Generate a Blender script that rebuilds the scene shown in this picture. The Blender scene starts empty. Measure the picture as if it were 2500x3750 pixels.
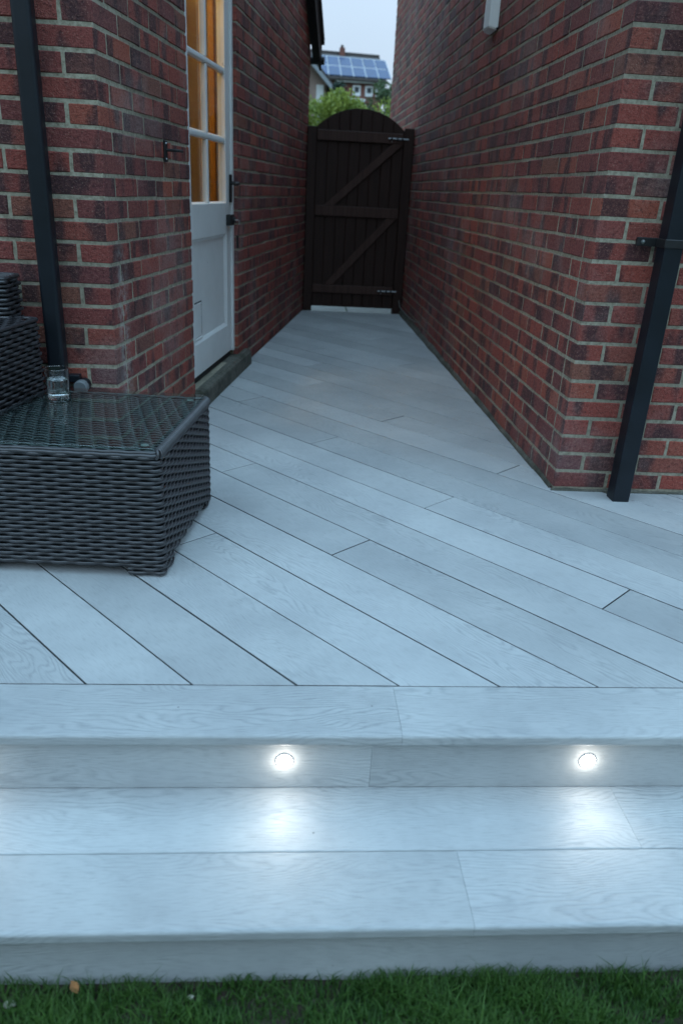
import bpy, bmesh, math, random
import numpy as np
from mathutils import Vector, Matrix

random.seed(7)
rng = np.random.default_rng(7)
R = math.radians
scene = bpy.context.scene
COL = scene.collection

# ---------------------------------------------------------------- camera
RT = Vector((0.997217, -0.056223, 0.048961)); UP = Vector((-0.022760, 0.395789, 0.918059)); FW = Vector((0.070995, 0.916619, -0.393408))
CAM_H, FPX = 1.10754, 2750.95
cd = bpy.data.cameras.new('camera'); cam = bpy.data.objects.new('camera', cd); COL.objects.link(cam)
mw = Matrix.Identity(4)
for i in range(3):
    mw[i][0] = RT[i]; mw[i][1] = UP[i]; mw[i][2] = -FW[i]
mw[2][3] = CAM_H
cam.matrix_world = mw
cd.sensor_fit = 'HORIZONTAL'; cd.sensor_width = 24.0; cd.lens = 24.0 * FPX / 2500
cd.clip_start = 0.05; cd.clip_end = 1000
cd.dof.use_dof = True; cd.dof.focus_distance = 2.55; cd.dof.aperture_fstop = 2.8
scene.camera = cam

# ---------------------------------------------------------------- sky, sun, exposure
SUN_EL, SUN_ROT = R(38), R(205)
world = bpy.data.worlds.new('World'); scene.world = world; world.use_nodes = True
nt = world.node_tree; nt.nodes.clear()
def wn(t, **k):
    n = nt.nodes.new(t)
    for a, b in k.items(): setattr(n, a, b)
    return n
sky = wn('ShaderNodeTexSky', sky_type='NISHITA', sun_disc=False, sun_elevation=SUN_EL, sun_rotation=SUN_ROT)
tc = wn('ShaderNodeTexCoord'); sep = wn('ShaderNodeSeparateXYZ'); nt.links.new(tc.outputs['Generated'], sep.inputs[0])
ramp = wn('ShaderNodeValToRGB'); nt.links.new(sep.outputs['Z'], ramp.inputs[0])
e = ramp.color_ramp.elements
e[0].position = 0.0; e[0].color = (0.52, 0.62, 0.74, 1)
e[1].position = 1.0; e[1].color = (1.26, 2.08, 2.80, 1)
m_ = ramp.color_ramp.elements.new(0.2); m_.color = (0.68, 0.86, 1.06, 1)
noi = wn('ShaderNodeTexNoise'); noi.inputs['Scale'].default_value = 3.0; noi.inputs['Detail'].default_value = 5
nt.links.new(tc.outputs['Generated'], noi.inputs['Vector'])
mr = wn('ShaderNodeMapRange'); mr.inputs[3].default_value = 9.0; mr.inputs[4].default_value = 11.0
nt.links.new(noi.outputs[0], mr.inputs[0])
sc_ = wn('ShaderNodeVectorMath', operation='SCALE'); nt.links.new(ramp.outputs[0], sc_.inputs[0]); nt.links.new(mr.outputs[0], sc_.inputs['Scale'])
mix = wn('ShaderNodeMix', data_type='RGBA'); mix.inputs[0].default_value = 0.9
nt.links.new(sky.outputs[0], mix.inputs[6]); nt.links.new(sc_.outputs[0], mix.inputs[7])
bg = wn('ShaderNodeBackground'); bg.inputs[1].default_value = 0.10
nt.links.new(mix.outputs[2], bg.inputs[0])
wo = wn('ShaderNodeOutputWorld'); nt.links.new(bg.outputs[0], wo.inputs[0])

sl = bpy.data.lights.new('sun', 'SUN'); sl.energy = 0.15; sl.angle = R(50); sl.color = (1.0, 0.93, 0.86)
so = bpy.data.objects.new('sun', sl); COL.objects.link(so)
so.rotation_euler = (R(90) - SUN_EL, 0, math.pi - SUN_ROT)

vs = scene.view_settings
scene.display_settings.display_device = 'sRGB'
vs.view_transform = 'Standard'; vs.look = 'None'; vs.exposure = 0.0; vs.gamma = 1.0; vs.use_curve_mapping = False
cy = scene.cycles
cy.max_bounces = 10; cy.diffuse_bounces = 4; cy.glossy_bounces = 4; cy.transmission_bounces = 10; cy.transparent_max_bounces = 8
cy.use_denoising = True; cy.sample_clamp_indirect = 6.0; cy.caustics_refractive = False; cy.caustics_reflective = False

# ---------------------------------------------------------------- helpers
def tag(o, label=None, cat=None, group=None, kind=None):
    if label: o['label'] = label
    if cat: o['category'] = cat
    if group: o['group'] = group
    if kind: o['kind'] = kind
    return o
def empty(name, loc=(0, 0, 0), rz=0.0):
    o = bpy.data.objects.new(name, None); COL.objects.link(o); o.empty_display_size = 0.05
    o.location = loc; o.rotation_euler = (0, 0, rz); return o
def link(name, me, mat=None, parent=None, smooth=False):
    o = bpy.data.objects.new(name, me); COL.objects.link(o)
    if mat is not None and not me.materials: me.materials.append(mat)
    if parent is not None: o.parent = parent
    if smooth: me.polygons.foreach_set('use_smooth', [True] * len(me.polygons))
    return o
def obj(name, bm, mat=None, parent=None, smooth=False):
    me = bpy.data.meshes.new(name); bmesh.ops.recalc_face_normals(bm, faces=bm.faces[:]); bm.to_mesh(me); bm.free()
    return link(name, me, mat, parent, smooth)
def pyobj(name, v, f, mat=None, parent=None, smooth=False):
    me = bpy.data.meshes.new(name); me.from_pydata([tuple(map(float, p)) for p in v], [], f); me.update()
    return link(name, me, mat, parent, smooth)
def add_box(bm, lo, hi, M=None, bev=0.0, seg=1):
    r = bmesh.ops.create_cube(bm, size=1.0)
    vs_ = r['verts']
    for v in vs_:
        v.co = Vector([lo[i] + (v.co[i] + 0.5) * (hi[i] - lo[i]) for i in range(3)])
    es = list({e for v in vs_ for e in v.link_edges})
    if bev > 0:
        rb = bmesh.ops.bevel(bm, geom=es, offset=bev, segments=seg, profile=0.5, affect='EDGES')
        vs_ = list({v for f in rb['faces'] for v in f.verts} | {v for v in vs_ if v.is_valid})
        seen = set(vs_); st = list(vs_)
        while st:
            v = st.pop()
            for e_ in v.link_edges:
                w = e_.other_vert(v)
                if w not in seen: seen.add(w); st.append(w)
        vs_ = list(seen)
    if M is not None:
        for v in vs_: v.co = M @ v.co
    return vs_
def boxo(name, lo, hi, mat, parent=None, bev=0.0, seg=1, M=None):
    bm = bmesh.new(); add_box(bm, lo, hi, M, bev, seg); return obj(name, bm, mat, parent)
def frame(o, x, y, z):
    M = Matrix.Identity(4)
    for i in range(3):
        M[i][0] = x[i]; M[i][1] = y[i]; M[i][2] = z[i]; M[i][3] = o[i]
    return M
def tube(bm, pts, r, n=6, closed=False, cap=True):
    pts = [Vector(p) for p in pts]; rings = []; L = len(pts)
    for i, p in enumerate(pts):
        a = pts[i - 1] if (i > 0 or closed) else pts[i]; b = pts[(i + 1) % L] if (i < L - 1 or closed) else pts[i]
        t = (b - a).normalized()
        u = t.orthogonal() if abs(t.z) > 0.95 else t.cross(Vector((0, 0, 1)))
        u.normalize(); w = u.cross(t)
        rr = r[i] if isinstance(r, (list, tuple)) else r
        rings.append([bm.verts.new(p + (u * math.cos(2 * math.pi * k / n) + w * math.sin(2 * math.pi * k / n)) * rr) for k in range(n)])
    for i in range(L if closed else L - 1):
        A, B = rings[i], rings[(i + 1) % L]
        for k in range(n): bm.faces.new((A[k], A[(k + 1) % n], B[(k + 1) % n], B[k]))
    if cap and not closed: bm.faces.new(rings[0]); bm.faces.new(rings[-1])
def crisp(o, ang=35):
    o.data.set_sharp_from_angle(angle=R(ang)); return o
def lathe(bm, prof, n=32, M=None, close=False):
    rings = []
    for (r, z) in prof:
        if r < 1e-6: rings.append([bm.verts.new((0, 0, z))])
        else: rings.append([bm.verts.new((r * math.cos(2 * math.pi * k / n), r * math.sin(2 * math.pi * k / n), z)) for k in range(n)])
    for A, B in zip(rings[:-1], rings[1:]):
        for k in range(n):
            a, b = A[k % len(A)], A[(k + 1) % n % len(A)]; c, d = B[(k + 1) % n % len(B)], B[k % len(B)]
            vv = []
            for q in (a, b, c, d):
                if q not in vv: vv.append(q)
            if len(vv) > 2: bm.faces.new(vv)
    if M is not None:
        for rg in rings:
            for v in rg: v.co = M @ v.co

# ---------------------------------------------------------------- materials
class NT:
    def __init__(s, name):
        s.m = bpy.data.materials.new(name); s.m.use_nodes = True; s.t = s.m.node_tree; s.t.nodes.clear()
        s.out = s.n('ShaderNodeOutputMaterial'); s.p = s.n('ShaderNodeBsdfPrincipled'); s.l(s.p.outputs[0], s.out.inputs[0])
    def n(s, t, **k):
        x = s.t.nodes.new(t)
        for a, b in k.items(): setattr(x, a, b)
        return x
    def l(s, a, b): s.t.links.new(a, b)
    def val(s, sock, v):
        if isinstance(v, (int, float)): sock.default_value = v
        elif isinstance(v, tuple): sock.default_value = v if len(v) == len(sock.default_value) else v + (1,)
        else: s.l(v, sock)
    def math(s, op, a, b=0.0, c=None):
        x = s.n('ShaderNodeMath', operation=op); s.val(x.inputs[0], a); s.val(x.inputs[1], b)
        if c is not None: s.val(x.inputs[2], c)
        return x.outputs[0]
    def noise(s, vec=None, scale=5.0, detail=3.0, rough=0.5, dist=0.0):
        x = s.n('ShaderNodeTexNoise'); x.inputs['Scale'].default_value = scale; x.inputs['Detail'].default_value = detail
        x.inputs['Roughness'].default_value = rough; x.inputs['Distortion'].default_value = dist
        if vec is not None: s.l(vec, x.inputs['Vector'])
        return x.outputs[0]
    def mixc(s, f, a, b, mode='MIX'):
        x = s.n('ShaderNodeMix', data_type='RGBA', blend_type=mode); s.val(x.inputs[0], f); s.val(x.inputs[6], a); s.val(x.inputs[7], b)
        return x.outputs[2]
    def rng(s, v, a, b, c, d):
        x = s.n('ShaderNodeMapRange'); s.val(x.inputs[0], v)
        for i, q in enumerate((a, b, c, d)): x.inputs[i + 1].default_value = q
        return x.outputs[0]
    def ramp(s, v, stops):
        x = s.n('ShaderNodeValToRGB'); s.val(x.inputs[0], v); el = x.color_ramp.elements
        while len(el) < len(stops): el.new(0.5)
        for q, (p, c) in zip(el, stops): q.position = p; q.color = c + (1,)
        return x.outputs[0]
    def xyz(s, x, y, z=0.0):
        c = s.n('ShaderNodeCombineXYZ'); s.val(c.inputs[0], x); s.val(c.inputs[1], y); s.val(c.inputs[2], z); return c.outputs[0]
    def coord(s, which='Object'): return s.n('ShaderNodeTexCoord').outputs[which]
    def pos(s): return s.n('ShaderNodeNewGeometry').outputs['Position']
    def bump(s, h, dist=0.002, strength=1.0):
        x = s.n('ShaderNodeBump'); x.inputs['Distance'].default_value = dist; x.inputs['Strength'].default_value = strength
        s.l(h, x.inputs['Height']); s.l(x.outputs[0], s.p.inputs['Normal'])
    def set(s, **k):
        for a, b in k.items():
            s.val(s.p.inputs[{'col': 'Base Color', 'rough': 'Roughness', 'metal': 'Metallic', 'spec': 'Specular IOR Level', 'trans': 'Transmission Weight',
                              'ior': 'IOR', 'emis': 'Emission Color', 'es': 'Emission Strength', 'coat': 'Coat Weight', 'sub': 'Subsurface Weight'}[a]], b)
        return s.m
def simple(name, col, rough=0.5, var=0.15, scale=20.0, bump=0.0, **k):
    t = NT(name); n = t.noise(t.pos(), scale, 5)
    dark = tuple(c * (1 - var) for c in col); lite = tuple(c * (1 + var) for c in col)
    t.set(col=t.ramp(n, [(0.3, dark), (0.7, lite)]), rough=rough, **k)
    if bump: t.bump(n, bump)
    return t.m

def lime(t, c):
    p = t.n('ShaderNodeSeparateXYZ'); t.l(t.pos(), p.inputs[0])
    m = t.math('MULTIPLY', t.rng(p.outputs[0], -.664, -.655, 0, 1), t.rng(p.outputs[1], 3.02, 3.10, 1, 0))
    m = t.math('MULTIPLY', m, t.rng(p.outputs[0], -.640, -.615, 1, 0))
    m = t.math('MULTIPLY', m, t.math('MULTIPLY', t.rng(p.outputs[2], .08, .25, .3, 1), t.rng(p.outputs[2], .70, .95, 1, 0)))
    m = t.math('MULTIPLY', m, t.rng(t.noise(t.pos(), 34, 5, .65), .42, .62, 0, .6))
    return t.mixc(m, c, (.50, .49, .46))
def brick_mat(name):
    t = NT(name)
    at = t.n('ShaderNodeAttribute', attribute_name='tone').outputs['Fac']
    rnd = t.n('ShaderNodeObjectInfo').outputs['Random']
    tone = t.math('FRACT', t.math('ADD', at, rnd))
    uv = t.n('ShaderNodeUVMap', uv_map='UVMap').outputs[0]
    off = t.math('MULTIPLY', tone, 37.0)
    vadd = t.n('ShaderNodeVectorMath', operation='ADD'); t.l(uv, vadd.inputs[0]); t.l(t.xyz(off, off, 0.0), vadd.inputs[1]); v = vadd.outputs[0]
    base = t.ramp(tone, [(0.0, (.275, .058, .046)), (.16, (.345, .072, .050)), (.32, (.195, .048, .045)), (.46, (.375, .092, .056)), (.58, (.155, .044, .046)),
                         (.72, (.295, .064, .050)), (.84, (.245, .090, .060)), (.92, (.125, .042, .046)), (1.0, (.345, .080, .060))])
    s = t.n('ShaderNodeSeparateXYZ'); t.l(v, s.inputs[0])
    band = t.noise(t.xyz(s.outputs[0], t.math('MULTIPLY', s.outputs[1], 0.30)), 9.0, 2)
    fb = t.rng(band, .50, .60, 0, .85)
    c = t.mixc(fb, base, (.048, .021, .026))
    mott = t.noise(v, 75.0, 4, .72)
    c = t.mixc(t.rng(mott, .50, .72, 0.0, .8), c, t.mixc(.5, c, (.46, .21, .16)))
    c = t.mixc(t.rng(mott, .32, .46, .75, 0.0), c, (.040, .017, .018))
    pit = t.noise(v, 190.0, 4, .6)
    c = t.mixc(t.rng(pit, .30, .46, .7, 0), c, (.045, .022, .022))
    c = t.mixc(t.rng(pit, .60, .72, 0, .75), c, (.46, .31, .24))
    # pale bloom of lime on some bricks (wear with a shape of its own)
    bl = t.noise(t.pos(), 2.3, 4, .6)
    c = t.mixc(t.math('MULTIPLY', t.rng(bl, .52, .74, 0, .45), t.rng(mott, .3, .6, .3, 1)), c, (.36, .31, .30))
    t.set(col=lime(t, c), rough=.76, spec=.38)
    h = t.math('ADD', t.math('MULTIPLY', mott, .6), t.math('MULTIPLY', pit, .5)); t.bump(h, .010, 1.0)
    return t.m
M_brick = brick_mat('red_brick')
def mortar_mat():
    t = NT('mortar'); n = t.noise(t.pos(), 60, 6, .65); n2 = t.noise(t.pos(), 1.6, 3)
    c = t.ramp(n, [(.3, (.20, .178, .13)), (.55, (.405, .37, .285)), (.8, (.53, .49, .39))])
    c = t.mixc(t.rng(n2, .4, .7, 0, .6), c, (.16, .145, .11))
    t.set(col=lime(t, c), rough=.9, spec=.2); t.bump(n, .004, .8); return t.m
M_mortar = mortar_mat()

def board_mat():
    t = NT('limed_oak_board')
    uv = t.n('ShaderNodeUVMap', uv_map='UVMap').outputs[0]; s = t.n('ShaderNodeSeparateXYZ'); t.l(uv, s.inputs[0])
    rnd = t.n('ShaderNodeObjectInfo').outputs['Random']
    u = t.math('ADD', s.outputs[0], t.math('MULTIPLY', rnd, 61.0)); v = t.math('ADD', s.outputs[1], t.math('MULTIPLY', rnd, 13.0))
    warp = t.noise(t.xyz(t.math('MULTIPLY', u, 1.7), t.math('MULTIPLY', v, 6.5)), 1.0, 2, .5)
    w2 = t.noise(t.xyz(t.math('MULTIPLY', u, 9.0), t.math('MULTIPLY', v, 22.0)), 1.0, 3, .5)
    ph = t.math('ADD', t.math('MULTIPLY', v, 105.0), t.math('ADD', t.math('MULTIPLY', warp, 30.0), t.math('MULTIPLY', w2, 2.2)))
    ring = t.math('PINGPONG', ph, 0.5)
    line = t.rng(ring, .0, .30, 1.0, 0.0)
    amp = t.rng(t.noise(t.xyz(t.math('MULTIPLY', u, .9), t.math('MULTIPLY', v, 3.0), t.math('MULTIPLY', rnd, 5.0)), 1.0, 2), .40, .62, .12, 1.0)
    fib = t.noise(t.xyz(t.math('MULTIPLY', u, 26.0), t.math('MULTIPLY', v, 420.0)), 1.0, 3, .6)
    pore = t.rng(fib, .52, .66, 0, 1)
    g = t.math('MULTIPLY', line, amp)
    g = t.math('MULTIPLY', g, t.rng(fib, .3, .6, .35, 1))
    big = t.noise(t.pos(), 2.6, 5, .6); big2 = t.noise(t.pos(), 14.0, 4, .6)
    tone = t.rng(rnd, 0, 1, .87, 1.11)
    c0 = t.mixc(t.rng(big, .35, .68, 0, 1), (.49, .507, .507), (.385, .402, .41))
    c0 = t.mixc(t.rng(big2, .55, .75, 0, .28), c0, (.31, .315, .315))
    c1 = t.mixc(t.math('MULTIPLY', g, .48), c0, (.19, .205, .225))
    c1 = t.mixc(t.math('MULTIPLY', pore, .36), c1, (.25, .255, .265))
    tn = t.n('ShaderNodeVectorMath', operation='SCALE'); t.l(c1, tn.inputs[0]); t.l(tone, tn.inputs['Scale'])
    spots = t.n('ShaderNodeTexVoronoi'); spots.inputs['Scale'].default_value = 6.5; t.l(t.pos(), spots.inputs['Vector'])
    c2 = t.mixc(t.rng(spots.outputs['Distance'], .010, .020, .7, 0), tn.outputs[0], (.05, .045, .04))
    t.set(col=c2, rough=t.rng(fib, .3, .7, .46, .62), spec=.45)
    t.bump(t.math('SUBTRACT', 1.0, t.math('ADD', t.math('MULTIPLY', g, .7), t.math('MULTIPLY', pore, .35))), .0016, .55)
    return t.m
M_board = board_mat()
M_under = simple('deck_underside', (.025, .026, .028), .9)
M_edge_shade = simple('shaded_board_edge', (.11, .115, .12), .9, .4, 30)  # board sides coloured dark so the gaps between boards look shaded
def wicker_mat():
    t = NT('wicker'); n = t.noise(t.pos(), 38, 4); f = t.noise(t.pos(), 320, 3)
    t.set(col=t.ramp(n, [(.3, (.018, .018, .021)), (.7, (.044, .043, .048))]), rough=t.rng(f, .3, .7, .28, .45), spec=.8); t.bump(f, .0006, .5); return t.m
M_wick = wicker_mat()
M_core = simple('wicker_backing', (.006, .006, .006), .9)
M_black = simple('black_plastic', (.006, .009, .014), .45, .3, 9, spec=.4)
M_iron = simple('black_iron', (.012, .012, .013), .5, .3, 30)
M_steel = simple('zinc_plated_steel', (.42, .44, .46), .35, .15, 60, metal=1.0)
def paint_mat():
    t = NT('white_gloss_paint'); s = t.n('ShaderNodeSeparateXYZ'); t.l(t.pos(), s.inputs[0])
    st = t.noise(t.xyz(t.math('MULTIPLY', s.outputs[1], 90.0), t.math('MULTIPLY', s.outputs[2], 5.0), t.math('MULTIPLY', s.outputs[0], 90.0)), 1.0, 4, .6)
    n = t.noise(t.pos(), 7, 5, .6); ch = t.noise(t.pos(), 26, 5, .65)
    c = t.mixc(t.rng(n, .4, .7, 0, .5), (.78, .79, .78), (.66, .67, .66))
    c = t.mixc(t.rng(ch, .68, .74, 0, .6), c, (.30, .27, .23))
    t.set(col=c, rough=.38); t.bump(st, .0014, .6); return t.m
M_paint = paint_mat()
M_white = simple('white_plastic', (.74, .76, .75), .4, .04, 14)
def gate_mat(name, a, b):
    t = NT(name); s = t.n('ShaderNodeSeparateXYZ'); t.l(t.coord('Object'), s.inputs[0])
    g = t.noise(t.xyz(t.math('MULTIPLY', s.outputs[0], 60.0), t.math('MULTIPLY', s.outputs[1], 60.0), t.math('MULTIPLY', s.outputs[2], 3.0)), 1.0, 4, .6)
    t.set(col=t.ramp(g, [(.3, a), (.7, b)]), rough=.6, spec=.35); t.bump(g, .002, .5); return t.m
M_gate = gate_mat('dark_stained_timber', (.020, .0085, .006), (.042, .018, .013))
M_rail = gate_mat('dark_stained_rail', (.046, .021, .016), (.080, .041, .032))
def stone_mat():
    t = NT('weathered_stone'); n = t.noise(t.pos(), 45, 6, .7); m = t.noise(t.pos(), 7, 5, .6)
    c = t.ramp(n, [(.3, (.06, .057, .045)), (.6, (.14, .133, .108)), (.8, (.26, .25, .22))])
    c = t.mixc(t.rng(m, .45, .62, 0, .8), c, (.034, .037, .024))
    t.set(col=c, rough=.9); t.bump(n, .006); return t.m
M_stone = stone_mat()
M_slab = simple('concrete_slab', (.25, .245, .225), .8, .2, 12, .003)
M_soil = simple('soil', (.045, .032, .024), .95, .4, 60, .01)
M_lawn = simple('lawn_ground', (.022, .045, .012), .95, .5, 40, .01)
M_hill = simple('hill_grass', (.05, .08, .03), .95, .4, 2)
def glass_mat(name, tint=(1, 1, 1), rough=0.0, ior=1.45):
    t = NT(name); t.set(col=tint, trans=1.0, rough=rough, ior=ior); return t.m
def thin_glass(name, tint, rough=0.0, ior=1.45):
    t = NT(name); f = t.n('ShaderNodeFresnel'); f.inputs['IOR'].default_value = ior
    tr = t.n('ShaderNodeBsdfTransparent'); tr.inputs[0].default_value = tint + (1,)
    gl = t.n('ShaderNodeBsdfGlossy'); gl.inputs['Roughness'].default_value = rough; gl.inputs[0].default_value = (1, 1, 1, 1)
    mx = t.n('ShaderNodeMixShader'); ge = t.n('ShaderNodeNewGeometry'); t.l(t.math('MULTIPLY', f.outputs[0], t.math('SUBTRACT', 1.0, ge.outputs['Backfacing'])), mx.inputs[0]); t.l(tr.outputs[0], mx.inputs[1]); t.l(gl.outputs[0], mx.inputs[2]); t.l(mx.outputs[0], t.out.inputs[0])
    return t.m
M_glass = thin_glass('clear_glass', (.97, .985, .985), 0.0, 1.75); M_gbase = glass_mat('glass_base', (.99, 1, 1), 0.0, 1.5); M_tglass = thin_glass('table_glass', (.88, .955, .94), .02, 1.7)
M_water = glass_mat('water', (.97, .99, 1.0), 0.0, 1.33)
M_pane = thin_glass('window_glass', (.96, .97, .96))
M_int = simple('cream_plaster', (.62, .56, .44), .8, .04, 5)
M_inwood = simple('interior_varnished_pine', (.42, .24, .10), .5, .12, 18)
M_infloor = simple('interior_floor', (.25, .18, .11), .6, .1, 8)
def leaf_mat(name, a, b, tr=.25):
    t = NT(name); rv = t.n('ShaderNodeAttribute', attribute_name='tone').outputs['Fac']
    t.set(col=t.ramp(rv, [(0, a), (1, b)]), rough=.5, spec=.3)
    d = t.n('ShaderNodeBsdfTranslucent'); t.l(t.ramp(rv, [(0, a), (1, b)]), d.inputs[0])
    mx = t.n('ShaderNodeMixShader'); mx.inputs[0].default_value = tr; t.l(t.p.outputs[0], mx.inputs[1]); t.l(d.outputs[0], mx.inputs[2]); t.l(mx.outputs[0], t.out.inputs[0])
    return t.m
M_privet = leaf_mat('privet_leaf', (.07, .13, .018), (.34, .40, .08))
M_dark = leaf_mat('dark_evergreen_leaf', (.010, .028, .018), (.030, .062, .040), .1)
M_grey = leaf_mat('grey_green_leaf', (.060, .105, .045), (.17, .23, .11))
M_bark = simple('bark', (.06, .045, .035), .9, .3, 30, .01)
M_blade = leaf_mat('grass_blade', (.017, .066, .010), (.086, .175, .034), .3)
M_roof = simple('roof_tile', (.055, .045, .042), .85, .3, 3)
M_farwall = simple('far_brick', (.20, .085, .065), .9, .2, 4)
M_farpale = simple('far_pale_brick', (.34, .25, .22), .9, .15, 3)
M_upvc = simple('white_upvc', (.75, .77, .78), .5, .05, 2)
M_dkglass = simple('dark_window_pane', (.03, .04, .05), .15, .1, 2)
M_solar = simple('solar_cell', (.018, .045, .135), .25, .12, 2, spec=.45)
M_alu = simple('aluminium_frame', (.55, .58, .62), .35, .05, 4)
def emit(name, col, s):
    t = NT(name); t.set(col=(.9, .9, .9), emis=col, es=s, rough=.3); return t.m
M_led = emit('led_lens', (1.0, .98, .94), 30.0)

# ---------------------------------------------------------------- ground, path
def gz(x, y):
    if y < -5: return -.345 + min(26, (-5 - y) * .42)  # unseen bank behind the camera, added to block low sky and darken the risers
    if y < 7.0: return -.345
    if y < 7.9: return -.345 + .315 * (y - 7.0) / .9
    if y < 10.5: return -.03
    if y < 30: return -.03 + (y - 10.5) * .10
    return 1.92 + (y - 30) * .105 if y < 110 else 10.32
xs = [-260, -120, -60, -30, -14, -8, -4, -2, -1, 0, 1, 2, 4, 8, 14, 30, 60, 120, 260]
ys = [-200, -78, -30, -18, -10, -5, -2, 0, .4, .8, 1.2, 2, 4, 7, 7.9, 10.5, 14, 20, 30, 45, 60, 80, 110, 200, 400]
V = [(x, y, gz(x, y)) for y in ys for x in xs]; nx = len(xs)
F = [(j * nx + i, j * nx + i + 1, (j + 1) * nx + i + 1, (j + 1) * nx + i) for j in range(len(ys) - 1) for i in range(nx - 1)]
tag(pyobj('ground', V, F, M_lawn), kind='structure')

L0 = Vector((-.6695, 2.92, 0)); L1 = Vector((.09, 7.65, 0)); dL = (L1 - L0).normalized(); nL = Vector((dL.y, -dL.x, 0))
R0 = Vector((1.1004, 2.866, 0)); R1 = Vector((1.085, 7.72, 0)); dR = (R1 - R0).normalized(); nR = Vector((-dR.y, dR.x, 0))
fR = Vector((.99984, -.0177, 0)); nfR = Vector((-.0177, -.99984, 0))
fL = Vector((-1, 0, 0)); nfL = Vector((0, -1, 0))
Z = Vector((0, 0, 1))
def xl(y): return L0.x + dL.x / dL.y * (y - L0.y)
def xr(y): return R0.x + dR.x / dR.y * (y - R0.y)

path = empty('path', (0, 8.6, 0)); tag(path, kind='structure')
yy = 7.68
for i in range(4):
    y1 = yy + .62
    for (a, b) in (((xl(7.7) if i < 1 else xl(7.7)) + .01, .55), (.56, xr(7.7) - .01)):
        boxo('slab', (a, yy - 8.6, -.045), (b - .006, y1 - 8.6 - .006, -.012 + random.uniform(-.002, .002)), M_slab, path, .004)
    yy = y1

# ---------------------------------------------------------------- brick masonry
def proj(P):
    d = P - Vector((0, 0, CAM_H)); z = d.dot(FW)
    if z < .05: return None
    return (1250 + FPX * d.dot(RT) / z, 1875 - FPX * d.dot(UP) / z)
def view_area(q):
    ps = [proj(p) for p in q]
    if any(p is None for p in ps): return 0
    cx = sum(p[0] for p in ps) / 4; cy_ = sum(p[1] for p in ps) / 4
    if not (-30 < cx < 2530 and -30 < cy_ < 3780): return 0
    a = 0
    for i in range(4):
        x0, y0 = ps[i]; x1, y1 = ps[(i + 1) % 4]; a += x0 * y1 - x1 * y0
    return abs(a) / 2
BH, BJ, ST, HD = .065, .010, .215, .1025
def brick_vf(L, dep=.06, seed=0):
    """one brick, outer face at y=0 looking along +y; ragged 12-point outline"""
    rg = random.Random(seed); H = BH
    out = [(0, 0), (L * .33, 0), (L * .66, 0), (L, 0), (L, H * .5), (L, H), (L * .66, H), (L * .33, H), (0, H), (0, H * .5)]
    v = []
    for (x, z) in out:
        v.append((x + rg.uniform(-.0012, .0012), -.0045 + rg.uniform(-.001, .001), z + rg.uniform(-.0014, .0014)))
    for (x, z) in out:
        i_ = .0032 + rg.uniform(0, .002)
        ax = i_ if x < 1e-6 else (-i_ if x > L - 1e-6 else 0); az = i_ if z < 1e-6 else (-i_ if z > H - 1e-6 else 0)
        v.append((x + ax, rg.uniform(-.0006, .0012), z + az))
    n = len(out)
    for (x, z) in out: v.append((x, -dep, z))
    f = [tuple(range(n, 2 * n))]
    for k in range(n):
        k2 = (k + 1) % n
        f.append((k, k2, n + k2, n + k)); f.append((2 * n + k, 2 * n + k2, k2, k))
    return v, f
def set_uv(me, uvs):
    ul = me.uv_layers.new(name='UVMap'); idx = np.empty(len(me.loops), dtype=np.int32); me.loops.foreach_get('vertex_index', idx)
    ul.data.foreach_set('uv', np.asarray(uvs, dtype=np.float32)[idx].ravel())
_bm_cache = {}
def brick_mesh(L, var):
    k = (round(L, 2) if L not in (ST, HD) else L, var)
    if k not in _bm_cache:
        v, f = brick_vf(k[0], .06, hash((int(k[0] * 1000), var)) & 0xffff)
        me = bpy.data.meshes.new('brick'); me.from_pydata(v, [], f); me.update(); set_uv(me, [(p[0], p[2]) for p in v]); me.materials.append(M_brick)
        _bm_cache[k] = me
    return _bm_cache[k]
def corner_mesh(L1, L2, f, s, var, key):
    k = (key, round(L1, 3), round(L2, 3), var)
    if k in _bm_cache: return _bm_cache[k]
    rg = random.Random(var * 31 + 5)
    bm = bmesh.new(); vv = []
    for z in (0, BH):
        for (a, b) in ((0, 0), (L1, 0), (L1, L2), (0, L2)):
            p = f * a + s * b; vv.append(bm.verts.new((p.x + rg.uniform(-.001, .001), p.y + rg.uniform(-.001, .001), z + rg.uniform(-.001, .001))))
    for q in ((0, 1, 2, 3), (4, 5, 6, 7), (0, 1, 5, 4), (1, 2, 6, 5), (2, 3, 7, 6), (3, 0, 4, 7)): bm.faces.new([vv[i] for i in q])
    bmesh.ops.recalc_face_normals(bm, faces=bm.faces[:])
    bmesh.ops.bevel(bm, geom=bm.edges[:], offset=.004, segments=1, affect='EDGES')
    ul = bm.loops.layers.uv.new('UVMap')
    for fc in bm.faces:
        side = abs(fc.normal.dot(f)) > .6
        for lp in fc.loops:
            co = lp.vert.co; lp[ul].uv = (co.dot(s) + .5 if side else co.dot(f), co.z)
    me = bpy.data.meshes.new('brick'); bm.to_mesh(me); bm.free(); me.materials.append(M_brick); _bm_cache[k] = me
    return me
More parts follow.
